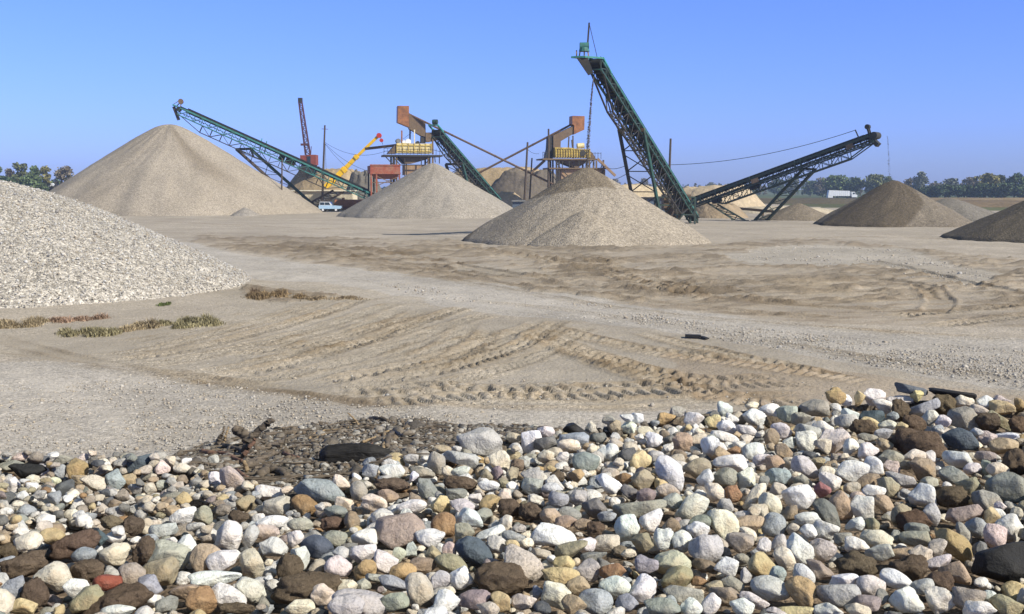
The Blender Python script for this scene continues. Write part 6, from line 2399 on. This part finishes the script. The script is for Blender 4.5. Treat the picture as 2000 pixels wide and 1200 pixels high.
tilt = rotmats(n, rs, .22)
yawm = np.zeros((n, 3, 3)); FR = np.array(FR)
yawm[:, 0, 0] = np.cos(FR); yawm[:, 0, 1] = -np.sin(FR); yawm[:, 1, 0] = np.sin(FR); yawm[:, 1, 1] = np.cos(FR); yawm[:, 2, 2] = 1
t2 = rs.randn(n) * .2
tx = np.zeros((n, 3, 3)); tx[:, 0, 0] = 1; tx[:, 1, 1] = np.cos(t2); tx[:, 1, 2] = -np.sin(t2); tx[:, 2, 1] = np.sin(t2); tx[:, 2, 2] = np.cos(t2)
vv = np.array(protos)[pk] * FS[:, None, :]
vv = np.einsum('nij,nkj->nki', yawm @ tx, vv) + FP[:, None, :]
ff = bf[None] + (np.arange(n) * len(bv))[:, None, None]
issm = np.array([small_zone(p[0], p[1]) for p in FP])
ci = np.where(issm, rs.choice(len(names), n, p=wsml), rs.choice(len(names), n, p=wbig))
cc = np.array([SC[q][0] for q in names])[ci] * rs.uniform(.78, 1.08, n)[:, None]
kk = np.array([[SC[q][1], SC[q][2], 0] for q in names])[ci]
own = np.repeat(np.arange(n), len(bv))
RV, RF, RC, RK = [vv.reshape(-1, 3)], [ff.reshape(-1, 3)], [cc[own]], [kk[own]]
off = len(RV[0])
for V, f, c_, k_ in REST:
    RV.append(V); RF.append(f + off); RC.append(np.tile(c_, (len(V), 1))); RK.append(np.tile(k_, (len(V), 1))); off += len(V)
o = mesh_obj("rubble", np.concatenate(RV), np.concatenate(RF), M['stone'], smooth=True, cols=np.concatenate(RC), kinds=np.concatenate(RK))
tag(o, kind='stuff')

# ------------------------------------------------------------------ debris mound: grit, driftwood, charred log
rs = np.random.RandomState(91)
m = 20000
u = rs.uniform(-.36, .14, m)
yc, yd = Ycrest(u), Ydeb(u)
okk = yd > yc + .15
u, yc, yd = u[okk], yc[okk], yd[okk]
y = yc + (yd + .35 - yc) * rs.rand(len(u)) ** .9 + .05
x = u * y
z = heap(x, y) + .006
size = np.exp(rs.randn(len(u)) * .55) * .0135
v, f, own = grains(np.stack([x, y, z], -1), size, rs)
dcol = np.array([(0.19, 0.165, 0.135), (0.13, 0.115, 0.095), (0.27, 0.25, 0.22), (0.42, 0.40, 0.36), (0.16, 0.125, 0.09), (0.09, 0.08, 0.07), (0.22, 0.205, 0.185), (0.15, 0.13, 0.105)])
tag(mesh_obj("gravel", v, f, M['stone'], smooth=True, cols=dcol[rs.randint(0, 8, len(u))][own], kinds=np.array([.2, .1, 0])), kind='stuff')


def onheap(px, py):
    d = ray(px, py)
    ts = np.linspace(3, 16, 1400)
    pts = _C[None] + d[None] * ts[:, None]
    hz = heap(pts[:, 0], pts[:, 1])
    k = np.argmax(pts[:, 2] < hz)
    return pts[k] if pts[k, 2] < hz[k] else G(px, py)


def stick(label, pts, r0, r1, mat='wood', lift=.01, name='driftwood', rise=None, n=8):
    """pts in zoomed coordinates of the debris picture (origin 350,800, 4.444x)"""
    rs = np.random.RandomState(int(sum(p[0] * 7 + p[1] for p in pts)))
    base = onheap(350 + pts[0][0] / 4.444, 800 + pts[0][1] / 4.444)
    w = []
    for i, p in enumerate(pts):
        a, b = 350 + p[0] / 4.444, 800 + p[1] / 4.444
        q = P(a, b, base[1]) if rise else onheap(a, b)
        w.append(np.array(q) + np.array([0, 0, lift + r0 * .5]))
    out = []
    for i in range(len(w) - 1):
        for t in np.linspace(0, 1, 5, endpoint=False):
            out.append(w[i] * (1 - t) + w[i + 1] * t + rs.randn(3) * r0 * .13)
    out.append(w[-1])
    rad = [r0 * (1 - i / (len(out) - 1)) + r1 * i / (len(out) - 1) for i in range(len(out))]
    rad = [q * .85 * rs.uniform(.93, 1.07) for q in rad]
    mb = MB(); mb.tube(out, rad, n)
    tag(mb.build(name, M[mat], loc=tuple(out[0]), smooth=True), label, 'driftwood', 'driftwood on the debris mound')


S = [
    ("longest grey branch sticking up steeply from the debris mound", [(560, 420), (620, 290), (700, 210), (760, 160), (815, 118)], .036, .022, 'wood', True),
    ("thick broken stub leaning against the longest raised branch", [(660, 345), (590, 290), (530, 240), (485, 205)], .055, .036, 'wood', True),
    ("short hook at the broken end of the thick stub", [(500, 215), (478, 240), (488, 285)], .026, .012, 'wood', True),
    ("first of the paired curved prongs standing up at the mound's end", [(345, 330), (350, 280), (385, 230), (395, 178)], .026, .009, 'wood', True),
    ("second of the paired curved prongs, paler and thinner", [(370, 325), (395, 280), (412, 230), (430, 172)], .020, .007, 'wood_pale', True),
    ("reddish bark strip slanting down in front of the thick stub", [(555, 430), (600, 370), (660, 285)], .022, .014, 'wood_red', True),
    ("reddish flat branch lying at the low end of the mound", [(195, 392), (260, 400), (340, 405), (430, 408)], .022, .014, 'wood_red', False),
    ("reddish split piece below the flat reddish branch", [(430, 430), (490, 455), (550, 480)], .022, .012, 'wood_red', False),
    ("long pale bent twig arching across the middle of the mound", [(1130, 270), (1180, 225), (1260, 198), (1380, 196), (1500, 206), (1570, 228)], .013, .008, 'wood_pale', False),
    ("thin pale twig running beneath the arching one", [(1160, 285), (1220, 250), (1290, 222), (1420, 205)], .010, .006, 'wood_pale', False),
    ("brown branch lying along the upper edge of the mound", [(745, 240), (850, 235), (960, 220), (1080, 205), (1140, 190)], .022, .012, 'wood', False),
    ("loop of thin root over the mound's upper edge", [(900, 225), (980, 190), (1060, 152), (1110, 146), (1150, 160)], .010, .006, 'wood', False),
    ("long twig crossing toward the boulder-side of the mound", [(1590, 300), (1680, 268), (1780, 215), (1880, 190), (1950, 180)], .012, .007, 'wood_pale', False),
    ("thin reddish twig dropping from the long crossing twig", [(1780, 220), (1700, 290), (1640, 340), (1630, 385)], .009, .005, 'wood_red', False),
    ("short upright-looking pale stick under the crossing twigs", [(1782, 225), (1778, 290), (1768, 375)], .019, .016, 'wood_pale', False),
    ("broad grey bark flake beside the short pale stick", [(1840, 240), (1810, 300), (1800, 345)], .030, .018, 'wood', False),
    ("dark bark piece at the boulder end of the mound", [(1850, 215), (1900, 240), (1945, 265)], .026, .018, 'charred', False),
    ("dark plank on the mound's top edge near the boulder", [(1650, 85), (1720, 100), (1810, 118)], .026, .016, 'wood', False),
    ("forked pale twig rising on the mound's top edge", [(1560, 150), (1510, 90), (1460, 45)], .012, .006, 'wood_pale', True),
    ("short twig below the forked one on the top edge", [(1470, 180), (1500, 140), (1540, 125)], .012, .007, 'wood_pale', False),
    ("thin vertical twig standing in the middle of the mound", [(915, 325), (925, 240), (918, 150)], .007, .004, 'wood', True),
    ("rough branch crossing below the thick stub", [(770, 350), (850, 320), (930, 280), (1060, 240)], .024, .012, 'wood', False),
    ("grey branch pointing at the charred log", [(560, 500), (640, 475), (740, 445), (860, 405)], .026, .014, 'wood', False),
    ("wide weathered splinter under the branch pointing at the log", [(590, 525), (660, 500), (730, 480)], .030, .016, 'wood', False),
    ("short tan peg standing in the lower debris", [(600, 565), (575, 520), (560, 470)], .019, .013, 'wood_pale', True),
    ("thin branch lying by the charred log's upper end", [(910, 400), (970, 425), (1040, 445)], .018, .010, 'wood_red', False),
    ("pale cracked branch touching the charred log", [(1030, 465), (1110, 470), (1190, 485)], .019, .014, 'wood', False),
    ("twisted dark root low in the debris above the cobbles", [(700, 600), (780, 565), (860, 575), (940, 610)], .036, .022, 'wood', False),
    ("thin brown twig along the debris edge above the white cobbles", [(520, 580), (600, 585), (690, 580)], .014, .008, 'wood', False),
    ("reddish root fragment just above the pale boulder cluster", [(500, 560), (545, 600), (590, 620)], .020, .012, 'wood_red', False),
    ("thin twig slanting at the low dark end of the mound", [(20, 425), (90, 420), (190, 415)], .010, .006, 'wood', False),
    ("dark knotty branch behind the flat reddish branch", [(380, 335), (440, 350), (520, 370), (600, 400)], .024, .014, 'wood', False),
    ("dark short log above the thick stub's base", [(760, 230), (810, 200), (880, 195)], .026, .016, 'charred', False),
    ("curved twig in the right middle of the mound", [(1130, 280), (1170, 330), (1230, 365), (1290, 385)], .009, .005, 'wood', False),
    ("straight twig lying across the debris centre", [(1250, 335), (1320, 355), (1400, 380)], .012, .008, 'wood', False),
    ("grey twig near the mound's top by the plank", [(1200, 190), (1160, 215), (1120, 250)], .010, .006, 'wood', False),
]
for lab, pts, r0, r1, mt, up in S:
    stick(lab, pts, r0, r1, mt, rise=up)
# bark bits and twigs too small to count
rs = np.random.RandomState(12)
mb = MB()
for _ in range(330):
    u = rs.uniform(-.31, .02)
    a0_, b0_ = float(Ycrest(u)), float(Ydeb(u))
    if b0_ < a0_ + .15:
        continue
    y = rs.uniform(a0_ + .05, b0_ + .1)
    x, an, L_ = u * y, rs.randn() * .5 + (0 if rs.rand() < .7 else 1.2), rs.uniform(.06, .34)
    p0_ = np.array([x, y, 0]); p1_ = p0_ + L_ * np.array([math.cos(an), math.sin(an) * .6, 0]); pm = (p0_ + p1_) / 2 + rs.randn(3) * L_ * .07
    for q in (p0_, pm, p1_):
        q[2] = float(heap(np.array([q[0]]), np.array([q[1]]))[0]) + rs.uniform(.01, .03)
    r_ = rs.uniform(.003, .011)
    mb.tube([p0_, pm, p1_], [r_, r_ * .9, r_ * .5], 5)
tag(mb.build("debris", M['wood']), kind='stuff')
# charred log
a, b = onheap(350 + 1190 / 4.444, 800 + 470 / 4.444), onheap(350 + 1740 / 4.444, 800 + 500 / 4.444)
a = np.array(a) + [0.02, 0, .05]; b = np.array([b[0], a[1] - .06, a[2] - .015])
rs = np.random.RandomState(4)
n_, mseg = 40, 26
V, F = [], []
for i in range(n_ + 1):
    t = i / n_
    c = a * (1 - t) + b * t + np.array([0, 0, .03 * math.sin(t * 3)])
    env = min(1, (.25 + .75 * (t / .1) ** .6) if t < .1 else 1, .12 + .88 * ((1 - t) / .4) ** .7 if t > .6 else 1)
    for k in range(mseg):
        th = 2 * math.pi * k / mseg
        rr = .068 * env * (1 + .10 * math.sin(3 * th + 2) + .06 * math.sin(7 * th + 3 * t) + .03 * rs.randn())
        V.append(c + np.array([0, math.cos(th) * rr, math.sin(th) * rr * .92]))
for i in range(n_):
    for k in range(mseg):
        F.append((i * mseg + k, i * mseg + (k + 1) % mseg, (i + 1) * mseg + (k + 1) % mseg, (i + 1) * mseg + k))
F.append(tuple(range(mseg))); F.append(tuple(range(n_ * mseg, (n_ + 1) * mseg)))
tag(mesh_obj("log", np.array(V), F, M['charred'], loc=tuple(a), smooth=True), "thick charred black log lying between the debris mound and the cobbles", "log")
